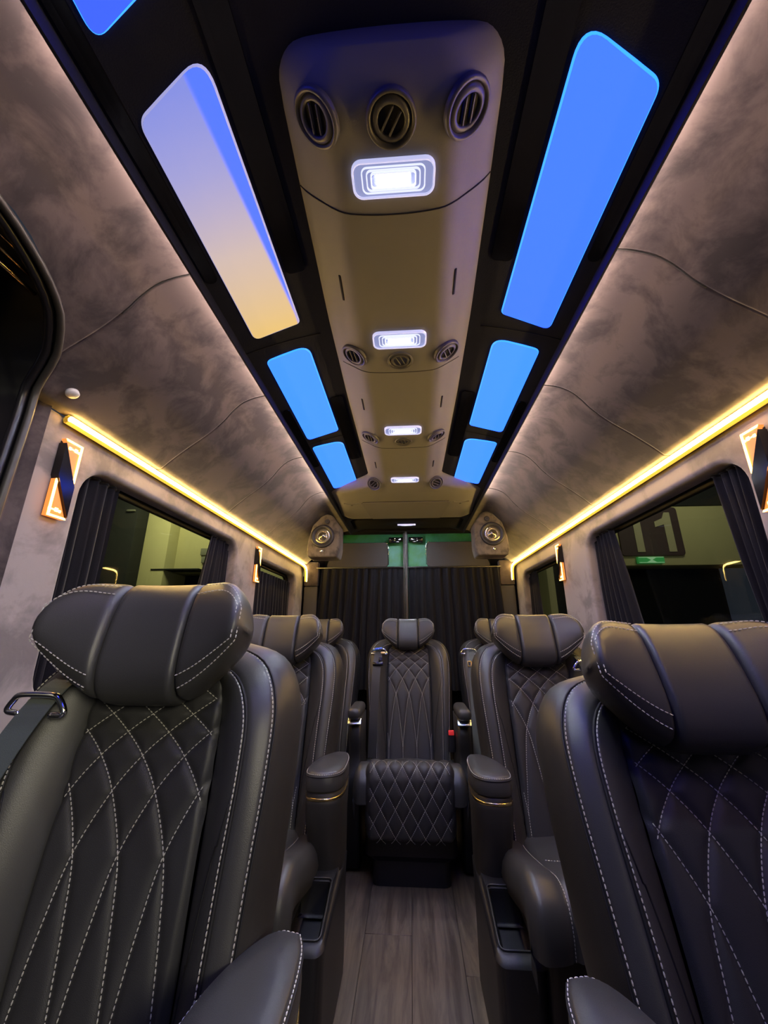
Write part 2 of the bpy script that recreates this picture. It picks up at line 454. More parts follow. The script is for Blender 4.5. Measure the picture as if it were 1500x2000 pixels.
# sliding door on the left in front of the wall, its seal, and rods for reflections in its glass
SEAL = [(-x, y, cove_z(x)-.006) for y, x in [(y_, lerp_tab(SEAL_LIM, y_)) for y_ in (-.6, -.2, .1, .3, .43, .51, .57, .62, .66, .69, .712)]]+[(-.843, .728, 1.575), (-.848, .733, 1.52), (-.848, .731, 1.415), (-.848, .728, 1.28), (-.85, .728, .9), (-.85, .728, .05)]
d1 = empty('door_1', (-.90, .2, 0)); tag(d1, 'black sliding side door with curved rubber seal at left', kind='structure')
def dpart(o): o.parent = d1; o.matrix_parent_inverse = d1.matrix_basis.inverted(); return o
bm = bmesh.new(); box_bm(bm, Vector((-.945, .05, .88)), (.04, 1.40, 1.80), .01)
dpart(part('door_panel', bm_mesh('door_panel', bm, door_blk)))
dpart(part('seal', fix(grid_mesh('seal', tube_data(catmull(SEAL, 90), .0075, 10), rubber, wrap=True, caps=True))))
dpart(part('seal_lip', fix(grid_mesh('seal_lip', tube_data([p+Vector((-.015, -.012, -.002)) for p in catmull(SEAL, 90)], .009, 10), door_blk, wrap=True, caps=True))))
# jamb behind the seal, up to the suede pillar
jr = []
for p in catmull(SEAL[10:], 40):
    jr.append([Vector((p.x+.004, p.y, p.z)), Vector((-.885, .775, p.z)), Vector((-.872, .80, min(p.z, 1.60)))])
dpart(part('jamb', grid_mesh('jamb', jr, suede2)))
jr = []
for p in catmull(SEAL, 90):
    jr.append([Vector(p), Vector((-.97, p.y-.02, p.z+.12*(1 if p.y < .6 else max(0, 1-(p.y-.6)/.12))))])
dpart(part('reveal', grid_mesh('reveal', jr, door_blk)))
for x2, z, ye, r in ((-.705, 1.722, .528, .0020), (-.720, 1.712, .556, .0034), (-.735, 1.698, .580, .0046), (-.750, 1.716, .555, .0020)):  # brass rods stand in for golden reflections in the door glass
    dpart(part('glint_bar', fix(grid_mesh('glint_bar', tube_data([(x2, -.5, z), (x2, ye-.06, z), (x2, ye, z)], r, 8), brass, wrap=True, caps=True))))
box_o = box('window_pane', (-.918, .05, 1.38), (.008, 1.2, .62), gloss_b, .003); dpart(box_o)

# ------------------------------------------------------------------ seats
HINGE_Z = .385
def mirror(L): return [Vector((-p[0], p[1], p[2])) for p in L]
NS = 44
# rails of the backrest: (across, forward, up) in the frame of the backrest; forward is -y
def rail(pts):
    R = catmull([(u, -n_, t) for u, t, n_ in pts], NS)
    return R+mirror(R[::-1])[1:]
R0 = rail([(.128, -.04, -.004), (.128, .15, -.004), (.127, .32, -.004), (.125, .46, -.004), (.118, .54, -.006), (.09, .585, -.012), (.045, .60, -.016), (0, .604, -.016)])
R1 = rail([(.178, -.04, .040), (.182, .12, .052), (.190, .30, .058), (.196, .44, .056), (.188, .525, .046), (.155, .578, .028), (.10, .602, .010), (.05, .612, 0), (0, .614, -.004)])
R2 = rail([(.212, -.04, .034), (.218, .12, .042), (.230, .30, .046), (.238, .44, .040), (.232, .54, .026), (.196, .606, .004), (.13, .636, -.018), (.06, .646, -.03), (0, .648, -.034)])
R3 = rail([(.226, -.04, -.07), (.234, .12, -.075), (.246, .30, -.08), (.252, .44, -.085), (.246, .55, -.09), (.206, .622, -.095), (.13, .645, -.10), (.06, .650, -.10), (0, .651, -.10)])
R4 = rail([(.19, -.04, -.10), (.195, .12, -.108), (.205, .30, -.115), (.21, .44, -.12), (.20, .54, -.122), (.16, .60, -.125), (.10, .625, -.125), (.05, .63, -.125), (0, .632, -.125)])

def loft(A, B, bulge, ns, edge=.004, out=0):
    """strip between two rails, cushioned: dips at both seams"""
    rows = []
    for i, (a, b_) in enumerate(zip(A, B)):
        row = []
        ta = (A[min(i+1, len(A)-1)]-A[max(i-1, 0)]).normalized()
        ac = (b_-a); nrm = ac.cross(ta)
        if nrm.length > 1e-9: nrm.normalize()
        if nrm.y > .0 and abs(nrm.y) > .2: nrm = -nrm
        sgn = 1 if a.x >= 0 else -1
        for k in range(ns):
            s = k/(ns-1)
            p = a.lerp(b_, s)
            h = bulge*math.sin(PI*s)**.7 - edge*(max(0, 1-s/.07)**2+max(0, 1-(1-s)/.07)**2)
            d = Vector((0, -1, 0)) if not out else (Vector((a.x, 0, a.z-.30)).normalized() if out == 1 else Vector((0, 1, 0)))
            if out == 0:
                d = Vector((a.x*1.2, -1, max(0, a.z-.50)*4)).normalized()
            row.append(p+d*h)
        rows.append(row)
    return rows

def offset_line(A, B, s, h):
    out = []
    for a, b_ in zip(A, B):
        d = Vector((a.x*1.2, -1, max(0, a.z-.50)*4)).normalized(); out.append(a.lerp(b_, s)+d*h)
    return out

GQ = [(-.05, 0), (.05, 0), (.14, .0095), (.23, .021), (.317, .038), (.40, .076), (.452, .114), (.488, .152), (.517, .19), (.56, .255), (.62, .36)]
def _gspline():
    P = catmull([(a, b_, 0) for a, b_ in GQ], 400); return [(p.x, max(0, p.y)) for p in P]
GS = _gspline()
def gq(t):      # how far the quilting lines have fanned out at height t
    return lerp_tab(GS, t)

SP = .076
def quilt_depth(u, t):
    g = gq(t); best = 1; sl = 1/math.sqrt(1+((gq(t+.005)-g)/.005)**2)
    for k in range(-7, 7):
        c = (k+.5)*SP
        for sg in (1, -1):
            dd = abs(u-(c+sg*g))*sl; best = min(best, dd)
    return best

def ins_surf(u, t):
    base = .004-.10*u*u*0 + .006*math.sin(max(0, min(1, t/.6))*PI)
    return base
def build_insert():
    nu, nt_ = 78, 150; rows = []
    for j in range(nt_+1):
        t = -.04+(.60+.04)*j/nt_
        row = []
        for i in range(nu+1):
            u = -.128+.256*i/nu
            q = quilt_depth(u, t)
            n_ = ins_surf(u, t)+.0065*(1-math.exp(-(q/.0075)**1.2))-.010*max(0, (abs(u)-.116)/.012)**2
            row.append(Vector((u, -n_, t)))
        rows.append(row)
    me = grid_mesh('back_insert', rows, leather_i)
    lines = []
    for k in range(-7, 7):
        for sg in (1, -1):
            L = []; c = (k+.5)*SP
            for j in range(0, 120):
                t = -.03+.625*j/119; u = c+sg*gq(t)
                if sg < 0 and t < .05: 
                    continue
                if abs(u) < .121: L.append(Vector((u, -(ins_surf(u, t)+.0016), t)))
                else:
                    if len(L) > 3: lines.append(L)
                    L = []
            if len(L) > 3: lines.append(L)
    return me, dashes('stitching', lines)

SEAT = {}
SEAT['insert'], SEAT['insert_st'] = build_insert()
SEAT['bolster'] = grid_mesh('bolster', loft(R0, R1, .016, 16), leather)
SEAT['band'] = grid_mesh('side_band', loft(R1, R2, .005, 9), leather)
rows = []
for a, b_ in zip(R2, R3):
    row = []
    for k in range(12):
        s = k/11; p = a.lerp(b_, s); d = Vector((a.x, 0, max(0, a.z-.45)*1.1))
        if d.length > 1e-6: d.normalize()
        row.append(p+d*(.011*math.sin(PI*s)**.8-.004*max(0, 1-s/.08)**2))
    rows.append(row)
SEAT['side'] = grid_mesh('side_panel', rows, leather_d)
rows = [[a, a.lerp(b_, .5)+Vector((0, .006, 0)), b_] for a, b_ in zip(R3, R4)]
n = len(R4); v = [p for r in rows for p in r]; f = grid_faces(n, 3)
half = n//2
for i in range(half):
    f.append((i*3+2, (i+1)*3+2, (n-2-i)*3+2, (n-1-i)*3+2) if i < half-1 else (i*3+2, (i+1)*3+2, (n-1-i)*3+2))
SEAT['shell'] = fix(mesh('back_shell', v, f, plastic))
st1 = offset_line(R0, R1, .94, .0085); st2 = offset_line(R1, R2, .90, .0052)
SEAT['bol_st'] = dashes('stitching', [st1], r=.0012); SEAT['band_st'] = dashes('stitching', [st2], r=.0012)
SEAT['groove'] = multi_tube('piping', [offset_line(R0, R1, 1.0, -.001)], .0030, seam_m, 6)
SEAT['groove2'] = multi_tube('piping', [offset_line(R1, R2, 1.0, -.0012)], .0022, seam_m, 6)
# fold seam that crosses the bolster from the shoulder down to the insert
LB = loft(R0, R1, .016, 16); LN = len(LB)
def bol_pt(i, s):
    k = s*15; k0 = min(14, int(k)); return LB[i][k0].lerp(LB[i][k0+1], k-k0)
fold = []
for side in (0, 1):
    L = []
    for q in range(24):
        x = q/23; i = int(round(4+x*20)); i = i if side == 0 else LN-1-i
        L.append(bol_pt(i, .10+.80*x**1.5)+Vector((0, -.0006, 0)))
    fold.append(L)
SEAT['fold'] = [multi_tube('fold_seam', [q], .0013, seam_m, 5) for q in fold]

# headrest: (u, t, n) with t from 0 (lower edge) to .2
def hr_top(a): return .205-.008*(a/.17)**2-.066*max(0, (a-.10)/.078)**3.0
def hr_bot(a): return .088*max(0, (a-.045)/.133)**1.7
def hr_sec(u, k=26, shrink=0.0):
    a = abs(u); tp, bt = hr_top(a), hr_bot(a); c, h = (tp+bt)/2, max(.004, (tp-bt)/2-shrink)
    d = .056-.010*(a/.178)**2-shrink
    n0 = .055*(a/.178)**2.0
    out = []
    for j in range(k):
        th = 2*PI*j/k; cs, sn = math.cos(th), math.sin(th); ex = .72
        y = -(n0+d*math.copysign(abs(cs)**ex, cs)); z = c+h*math.copysign(abs(sn)**ex, sn)
        y -= .008*(z/.2)          # the pad leans forward at its top
        out.append(Vector((u, y, z)))
    return out
def seg_mesh(name, us, m):
    rows = []
    for u, sh in us: rows.append(hr_sec(u, shrink=sh))
    return fix(grid_mesh(name, rows, m, wrap=True, caps=True))
def hseg(u0, u1, n, e0, e1):
    L = []
    for i in range(n):
        s = i/(n-1); u = u0+(u1-u0)*s; sh = 0
        if e0: sh += .010*max(0, 1-s*abs(u1-u0)/.010)**2
        if e1: sh += .010*max(0, 1-(1-s)*abs(u1-u0)/.010)**2
        L.append((u, sh))
    return L
SEAT['hr_c'] = seg_mesh('headrest', hseg(-.068, .068, 30, 1, 1), leather)
wing = hseg(.0685, .160, 18, 1, 0)+[(.166, .002), (.171, .006), (.175, .014), (.1775, .026), (.1785, .040)]
SEAT['hr_w'] = seg_mesh('headrest_wing', wing, leather)
wl = [(-u, s) for u, s in wing]; SEAT['hr_w2'] = seg_mesh('headrest_wing', wl, leather)
def rim(sg, ca, lift, u1):
    L = []
    for ph in (1, -1):
        us = [.076+(u1-.076)*i/19 for i in range(20)]
        if ph < 0: us = us[::-1]
        for u in us:
            a = u; tp, bt = hr_top(a), hr_bot(a); c, h = (tp+bt)/2, (tp-bt)/2; d = .056-.010*(a/.178)**2
            cs, sn = math.cos(ca*ph), math.sin(ca*ph); fx = 1+lift/d
            y = -(.055*(a/.178)**2+d*abs(cs)**.72*fx); z = c+h*math.copysign(abs(sn)**.72, sn)*(1+lift/h)
            L.append(Vector((sg*u, y-.008*z/.2, z)))
    return resample(L, .004)
SEAT['hr_st'] = dashes('stitching', [rim(1, .62, .0012, .168), rim(-1, .62, .0012, .168), rim(1, .95, .0012, .174), rim(-1, .95, .0012, .174)], r=.0011)

# cushion and leg rest
CP = catmull([(0, .05, .375), (0, -.08, .385), (0, -.25, .425), (0, -.37, .458), (0, -.425, .452), (0, -.455, .425), (0, -.465, .385), (0, -.462, .34)], 40)
def cushion():
    rows = []; lines = [[], [], []]
    for i, p in enumerate(CP):
        t = (CP[min(i+1, 39)]-CP[max(i-1, 0)]).normalized(); nr = Vector((0, t.z, -t.y))
        if nr.z < 0 and i < 20: nr = -nr
        row = []
        for k in range(49):
            x = -.245+.49*k/48; a = abs(x)
            h = .012*(1-(x/.15)**2) if a < .15 else 0
            if a > .155: h = .012*math.sin(min(1, (a-.155)/.06)*PI/2)-.030*max(0, (a-.220)/.025)**2.0
            h -= .008*math.exp(-((a-.155)/.006)**2)
            row.append(p+Vector((x, 0, 0))+nr*h)
        row = [row[0]+Vector((.006, .0, -.07)), row[0]+Vector((-.004, 0, -.03))]+row+[row[-1]+Vector((.004, 0, -.03)), row[-1]+Vector((-.006, 0, -.07))]
        rows.append(row)
        for q, kk in ((0, 2+9), (1, 2+39)):
            lines[q].append(row[kk]+nr*.0015)
    return grid_mesh('cushion', rows, leather), dashes('stitching', lines[:2]+[[Vector((x, -.28+.3*x*x, .4415)) for x in [-.15+.3*i/30 for i in range(31)]]], r=.0011)
SEAT['cush'], SEAT['cush_st'] = cushion()
LP = catmull([(0, -.415, .488), (0, -.445, .490), (0, -.472, .474), (0, -.487, .44), (0, -.492, .38), (0, -.487, .30), (0, -.477, .23), (0, -.457, .20)], 60)
def legrest():
    d = [0]
    for a, b_ in zip(LP, LP[1:]): d.append(d[-1]+(b_-a).length)
    rows = []; L = d[-1]; lines = []
    A, B = .062, .105
    def nr_at(i):
        t = (LP[min(i+1, 59)]-LP[max(i-1, 0)]).normalized(); n_ = Vector((0, t.z, -t.y))
        return n_ if (n_.y < 0 or n_.z > .3) else -n_
    for i, p in enumerate(LP):
        nr = nr_at(i); row = []
        for k in range(91):
            x = -.192+.384*k/90; a = abs(x)
            q = 1
            for sg in (1, -1):
                ph = (x/A+sg*d[i]/B) % 1.0; q = min(q, min(ph, 1-ph)*A*.86)
            h = .0075*(1-math.exp(-(q/.008)**1.2))-.035*max(0, (a-.162)/.03)**2.4
            h -= .02*max(0, (d[i]-L+.04)/.04)**2
            row.append(p+Vector((x, 0, 0))+nr*h)
        rows.append(row)
    for sg in (1, -1):
        for m_ in range(-12, 14):
            cur = []
            for i in range(60):
                x = A*(m_-sg*d[i]/B)
                if abs(x) < .172: cur.append(LP[i]+Vector((x, 0, 0))+nr_at(i)*.0022)
                else:
                    if len(cur) > 2: lines.append(cur)
                    cur = []
            if len(cur) > 2: lines.append(cur)
    return grid_mesh('leg_rest', rows, leather_i), dashes('stitching', lines, r=.0010)
SEAT['leg'], SEAT['leg_st'] = legrest()
# side lugs beside the leg rest and a low base
bm = bmesh.new(); bm.free()
SEAT['base'] = fix(grid_mesh('seat_base', [[Vector((x, -.15+y, z)) for x, y in rrect(hw, hh, .03, 4)] for z, hw, hh in ((.002, .17, .20), (.09, .17, .20), (.12, .20, .23), (.315, .20, .23))], plastic, wrap=True, caps=True)); sharp(SEAT['base'], 40)
bm = bmesh.new(); box_bm(bm, Vector((0, -.20, .335)), (.452, .44, .05), .012)
SEAT['pan'] = bm_mesh('seat_pan', bm, plastic)

# armrest on the aisle side: built for +x, mirrored for the other hand
def arm_outline(grow=0):
    P = [(.300, .055), (.312, .02), (.318, -.04), (.318, -.12), (.306, -.165), (.275, -.188), (.235, -.190), (.205, -.175), (.195, -.13), (.200, -.07), (.218, -.01), (.245, .04), (.27, .06)]
    Q = catmull([(a, b_, 0) for a, b_ in P+[P[0]]], 49)[:-1]
    c = Vector((.258, -.07, 0))
    return [c+(q-c)*(1+grow) for q in Q]
def stack(name, levels, m, s):
    rows = []
    for g, z, dx, dy in levels:
        rows.append([Vector((s*(q.x+dx), q.y+dy, z)) for q in arm_outline(g)])
    return fix(grid_mesh(name, rows, m, wrap=True, caps=True))
ARM = {}
for s in (-1, 1):
    ARM[s, 'pad'] = stack('armrest', [(-.02, .556, 0, 0), (.0, .560, 0, 0), (.005, .575, 0, 0), (-.005, .598, 0, 0), (-.05, .607, 0, 0), (-.10, .6105, 0, 0), (-.5, .612, 0, 0), (-.98, .612, 0, 0)], leather, s)
    ARM[s, 'st'] = dashes('stitching', [[Vector((s*q.x, q.y, .6045)) for q in (lambda L: L+[L[0]])(arm_outline(-.022))]], r=.0012)
    ARM[s, 'pip'] = multi_tube('piping', [[Vector((s*q.x, q.y, .5985)) for q in (lambda L: L+[L[0]])(arm_outline(.0))]], .0016, seam_m, 5)
    ARM[s, 'trim'] = stack('chrome_trim', [(-.03, .532, 0, 0), (-.008, .532, 0, 0), (-.008, .541, 0, 0), (-.03, .541, 0, 0)], brass, s)
    ARM[s, 'body'] = stack('armrest_body', [(-.05, .556, 0, 0), (-.05, .541, 0, 0), (-.012, .532, 0, 0), (.0, .520, 0, 0), (-.06, .46, .0, .006), (-.16, .36, .005, .02), (-.25, .25, .008, .04), (-.25, .02, .008, .04)], leather_d, s)
    # lower side box with a storage pocket
    def sidebox(grow, z, ya, yb, x0, x1, r=.03):
        return [Vector((s*((x0+x1)/2+a), (ya+yb)/2+b_, z)) for a, b_ in rrect((x1-x0)/2+grow, (yb-ya)/2+grow, r+grow, 5)]
    def slope(L): return [Vector((p.x, p.y, p.z-max(0, -(p.y+.20))*.32*(1 if p.z > .2 else 0))) for p in L]
    fy = -.375
    rows = [sidebox(0, .012, fy, .02, .20, .312), sidebox(0, .27, fy, .02, .195, .314), slope(sidebox(0, .325, fy, .02, .180, .316)), slope(sidebox(-.008, .335, fy, .02, .180, .316)),
            slope(sidebox(-.012, .336, fy+.01, -.16, .180, .316)), slope(sidebox(-.020, .330, fy+.015, -.165, .180, .316)), slope(sidebox(-.022, .25, fy+.015, -.165, .180, .316))]
    ARM[s, 'side'] = fix(grid_mesh('side_box', rows, plastic, wrap=True, caps=True)); sharp(ARM[s, 'side'], 50)
    ARM[s, 'pocket'] = fix(grid_mesh('pocket', [slope(sidebox(-.023, .325, fy+.015, -.165, .180, .316)), slope(sidebox(-.023, .256, fy+.015, -.165, .180, .316)), slope(sidebox(-.04, .255, fy+.015, -.165, .180, .316, .02))], pocket_m, wrap=True))
    rim_ = slope(sidebox(-.016, .336, fy+.012, -.163, .180, .316))
    ARM[s, 'rim'] = multi_tube('pocket_rim', [rim_+[rim_[0]]], .0022, leather, 6)

def ribbon(name, pts, width, thick, m, side=Vector((1, 0, 0))):
    P = [Vector(p) for p in pts]; rows = []
    for i, p in enumerate(P):
        t = (P[min(i+1, len(P)-1)]-P[max(i-1, 0)]).normalized()
        sd = (side-t*side.dot(t)).normalized(); nn = t.cross(sd)
        rows.append([p+sd*width/2+nn*thick/2, p-sd*width/2+nn*thick/2, p-sd*width/2-nn*thick/2, p+sd*width/2-nn*thick/2])
    return fix(grid_mesh(name, rows, m, wrap=True, caps=True, smooth=False))

def guide_mesh(s, tilt=0):
    """chromed belt loop on the shoulder"""
    pts = [(-.046, 0, -.014), (-.040, -.004, .006), (-.024, -.006, .013), (.030, -.006, .013), (.046, -.002, .004), (.050, .004, -.010)]
    low = [(-.052, 0, -.016), (-.030, -.003, -.018)]
    low2 = [(.056, .004, -.012), (.028, 0, -.016)]
    return multi_tube('belt_guide', [catmull([(s*x, y, z) for x, y, z in low[::-1]+pts[1:-1]+low2], 40)], .0052, chrome, 8)

def make_seat(x, y, rz, recline, label, group, arm=None, belt=None, belt_kind='plain', hr=(0, -6), leg=False, hz=HINGE_Z, hs=1):
    root = empty('captain_seat', (x, y, 0), rz); tag(root, label, 'seat', group)
    bk = lambda o: (setattr(o, 'location', (0, 0, hz)), setattr(o, 'rotation_euler', (-math.radians(recline), 0, 0)), o)[2]
    P = lambda key, name: bk(part(name, SEAT[key], root))
    ins = P('insert', 'back_insert'); part('stitching', SEAT['insert_st'], ins)
    bo = P('bolster', 'bolster'); part('stitching', SEAT['bol_st'], bo); part('piping', SEAT['groove'], bo); [part('fold_seam', q, bo) for q in SEAT['fold']]
    ba = P('band', 'side_band'); part('stitching', SEAT['band_st'], ba); part('piping', SEAT['groove2'], ba)
    P('side', 'side_panel'); P('shell', 'back_shell')
    h = part('headrest', SEAT['hr_c'], root)
    a = math.radians(recline); t0 = .530+hr[0]; n0 = .045
    h.location = (0, math.sin(a)*t0-math.cos(a)*n0, hz+math.cos(a)*t0+math.sin(a)*n0); h.rotation_euler = (-a+math.radians(hr[1]), 0, 0); h.scale = (hs, hs, hs)
    part('headrest_wing', SEAT['hr_w'], h); part('headrest_wing', SEAT['hr_w2'], h); part('stitching', SEAT['hr_st'], h)
    c = part('cushion', SEAT['cush'], root); part('stitching', SEAT['cush_st'], c)
    part('seat_pan', SEAT['pan'], root); part('seat_base', SEAT['base'], root)
    if leg:
        l = part('leg_rest', SEAT['leg'], root); part('stitching', SEAT['leg_st'], l)
    if arm:
        s = arm
        p = part('armrest', ARM[s, 'pad'], root); part('stitching', ARM[s, 'st'], p); part('piping', ARM[s, 'pip'], p)
        b2 = part('armrest_body', ARM[s, 'body'], root); part('chrome_trim', ARM[s, 'trim'], b2)
        sb = part('side_box', ARM[s, 'side'], root); part('pocket', ARM[s, 'pocket'], sb); part('pocket_rim', ARM[s, 'rim'], sb)
    def shoulder(u, t, n_):
        return Vector((u, -n_, t))
    if belt:
        s = belt
        if belt_kind == 'plain':
            g = bk(part('belt_guide', guide_mesh(s), root)); M_ = Matrix.Rotation(-a, 4, 'X')
            off = M_ @ shoulder(s*.176, .532, .068); g.location = Vector((0, 0, hz))+off; g['label'] = 'chrome belt guide'
            sp = [shoulder(s*.168, .60, -.02), shoulder(s*.172, .565, .040), shoulder(s*.176, .53, .066), shoulder(s*.194, .47, .078), shoulder(s*.222, .38, .080), shoulder(s*.250, .28, .074), shoulder(s*.272, .16, .045), shoulder(s*.280, .04, .0)]
            bk(part('belt_strap', ribbon('belt_strap', catmull(sp, 40), .050, .0016, belt_m), root))
        else:
            g = bk(part('belt_guide', guide_mesh(s), root)); M_ = Matrix.Rotation(-a, 4, 'X')
            off = M_ @ shoulder(s*(.175 if belt_kind == 'buckle' else .196), .548, .052); g.location = Vector((0, 0, hz))+off; g.scale = (.9, .9, .9)
            sp = [shoulder(s*.175, .59, -.01), shoulder(s*.177, .55, .044), shoulder(s*.182, .50, .068), shoulder(s*.190, .40, .078), shoulder(s*.196, .25, .074), shoulder(s*.200, .12, .066), shoulder(s*.202, 0, .05)]
            bk(part('belt_strap', ribbon('belt_strap', catmull(sp, 40), .046, .0016, leather_d if belt_kind == 'buckle' else belt_m), root))
            bm = bmesh.new()
            if belt_kind == 'buckle':
                box_bm(bm, shoulder(s*.180, .470, .080), (.062, .014, .022), .004); box_bm(bm, shoulder(s*.166, .492, .078), (.022, .012, .03), .004)
                bk(part('belt_buckle', bm_mesh('belt_buckle', bm, gloss_b), root))
                bm = bmesh.new(); box_bm(bm, shoulder(s*.186, .560, .056), (.058, .010, .014), .003, rot=Matrix.Rotation(.15*s, 3, 'Y')); q = bk(part('belt_tab', bm_mesh('belt_tab', bm, blue_tab), root)); q['label'] = 'shiny blue belt tab'
                bm = bmesh.new(); box_bm(bm, shoulder(s*.150, .535, .070), (.030, .008, .012), .003); q = bk(part('tab_clip', bm_mesh('tab_clip', bm, gold_pl), root)); q['label'] = 'small gold clip'
            else:
                out = [(s*.206+.0135*math.cos(k*PI/2+PI/4)*1.0, .47+.019*math.sin(k*PI/2+PI/4)) for k in range(4)]
                sq = [shoulder(ux, tz, .084) for ux, tz in out]
                q = bk(part('belt_tab', multi_tube('belt_tab', [sq+[sq[0]]], .0042, gold_pl, 6), root)); q['label'] = 'gold belt tongue'
    return root

G2 = 'captain seats along the aisle'
G3 = 'rear bench seats'
make_seat(-.458, .685, 0, 9.5, 'black leather captain seat nearest the camera on the left, belt strap over its outer shoulder', G2, arm=1, belt=-1, hr=(.0, -6), hs=1.05)
make_seat(.512, .630, 0, 20.0, 'black leather captain seat nearest the camera on the right, cut off by the photo edge', G2, arm=-1, hr=(-.028, -6), hz=.362, hs=1.05)
make_seat(-.530, 1.600, 0, 15.0, 'black leather captain seat half hidden behind the nearest left seat', G2, arm=1, belt=-1, hr=(0, -6))
make_seat(.522, 1.600, 0, 15.0, 'black leather captain seat behind the nearest right seat, chrome belt guide on its shoulder', G2, arm=-1, belt=1, hr=(0, -6))
rc = make_seat(0, 2.405, 0, 15.0, 'black leather seat in the middle of the rear row, facing down the aisle', G3, belt=-1, belt_kind='buckle', hr=(.03, -6), leg=True, hs=.9)
make_seat(-.560, 2.425, 0, 15.0, 'black leather rear seat in the left corner of the rear row', G3, hr=(.03, -6), leg=True, hs=.9)
make_seat(.563, 2.425, 0, 15.0, 'black leather seat in the right corner of the rear row, gold belt tongue hanging', G3, belt=-1, belt_kind='tongue', hr=(.03, -6), leg=True, hs=.9)

# slim armrests of the middle rear seat
for s in (-1, 1):
    bm = bmesh.new(); box_bm(bm, Vector((s*.268, -.20, .655)), (.066, .24, .052), .022, 4)
    p = part('armrest', bm_mesh('armrest', bm, leather, ang=60), rc)
    bm = bmesh.new(); box_bm(bm, Vector((s*.266, -.296, .620)), (.066, .034, .010), .003, rot=Matrix.Rotation(math.radians(38), 3, 'X'))
    p = part('metal_trim', bm_mesh('metal_trim', bm, alu), rc); p['label'] = 'bright brushed metal trim'
    rows = []
    for z, hw, y0, y1, cx in ((.634, .032, -.285, -.06, .266), (.50, .031, -.27, -.04, .266), (.44, .031, -.26, -.04, .266), (.40, .036, -.29, -.02, .268), (.34, .038, -.30, 0, .270), (.02, .038, -.27, 0, .270)):
        rows.append([Vector((s*cx+a, (y0+y1)/2+b_, z)) for a, b_ in rrect(hw, (y1-y0)/2, .014, 4)])
    part('armrest_body', fix(grid_mesh('armrest_body', rows, plastic, wrap=True, caps=True)), rc)
bm = bmesh.new(); box_bm(bm, Vector((.214, -.145, .545)), (.028, .016, .022), .003); q = part('buckle_button', bm_mesh('buckle_button', bm, red_m), rc); q['label'] = 'red belt buckle button'
bm = bmesh.new(); box_bm(bm, Vector((.216, -.13, .50)), (.034, .03, .09), .005); part('buckle_stalk', bm_mesh('buckle_stalk', bm, plastic), rc)

# ------------------------------------------------------------------ backlit roof panels
def roof_panel(s, ya, yb, m, label, rim=None):
    """ya, yb: (inner, outer) corner of the near and of the far end"""
    x0, x1 = .286, .424
    root = empty('light_panel', (0, 0, 0)); tag(root, label, 'light panel', 'backlit roof panels')
    def outline(g):
        P = [Vector((x0-g, ya[0]-g, 0)), Vector((x1+g, ya[1]-g, 0)), Vector((x1+g, yb[1]+g, 0)), Vector((x0-g, yb[0]+g, 0))]
        R = [.042+g, .020+g, .024+g, .014+g]; out = []
        for i in range(4):
            p, a_, b_ = P[i], (P[i-1]-P[i]).normalized(), (P[(i+1) % 4]-P[i]).normalized(); r = R[i]
            for k in range(9):
                q = k/8; out.append((p+a_*r)*(1-q)**2+p*2*q*(1-q)+(p+b_*r)*q*q)
        return out
    def lift(L, dz): return [Vector((s*p.x, p.y, arch(p.x)+dz)) for p in L]
    A, B, Cc = lift(outline(0), -.001), lift(outline(-.0025), -.0040), lift(outline(.002), .006)
    O = outline(-.0025); N = 24; rows = []
    xs = [p.x for p in O]; xa, xb = min(xs)+1e-5, max(xs)-1e-5
    for i in range(N+1):
        x = xa+(xb-xa)*(.5-.5*math.cos(PI*i/N)); hit = []
        for p, q in zip(O, O[1:]+O[:1]):
            if (p.x-x)*(q.x-x) <= 0 and abs(p.x-q.x) > 1e-9: hit.append(p.y+(q.y-p.y)*(x-p.x)/(q.x-p.x))
        lo_, hi_ = min(hit), max(hit)
        rows.append([Vector((s*x, lo_+(hi_-lo_)*q, arch(x)-.0040)) for q in (0, .25, .5, .75, 1)])
    part('diffuser_glow', grid_mesh('diffuser_glow', rows, m), root)
    part('rim', fix(grid_mesh('rim', [Cc, A, B], rim or blue_rim, wrap=True)), root)
    return root
roof_panel(-1, (-.27, -.25), (.262, .312), blue_deep, 'blue backlit roof panel cut off at the top left corner')
roof_panel(-1, (.345, .402), (.900, .917), warm_p, 'long roof panel glowing cream and lavender, left of the vent console', rim=mat('panel_pale_rim', (.5, .5, .7), .4, emit=lin(170, 170, 225), estr=.7)
)
roof_panel(-1, (.992, 1.008), (1.530, 1.540), blue_far, 'blue backlit roof panel just behind the cream one on the left')
roof_panel(-1, (1.630, 1.612), (2.165, 2.155), blue_far, 'small rearmost blue backlit roof panel on the left')
roof_panel(1, (-.27, -.25), (.255, .305), blue_deep, 'blue backlit roof panel just outside the top right corner')
roof_panel(1, (.350, .408), (.902, .930), blue_p, 'large blue backlit roof panel on the right, nearest the camera')
roof_panel(1, (.998, 1.010), (1.520, 1.525), blue_far, 'middle blue backlit roof panel on the right side')
roof_panel(1, (1.640, 1.618), (2.145, 2.135), blue_far, 'small rearmost blue backlit roof panel on the right')

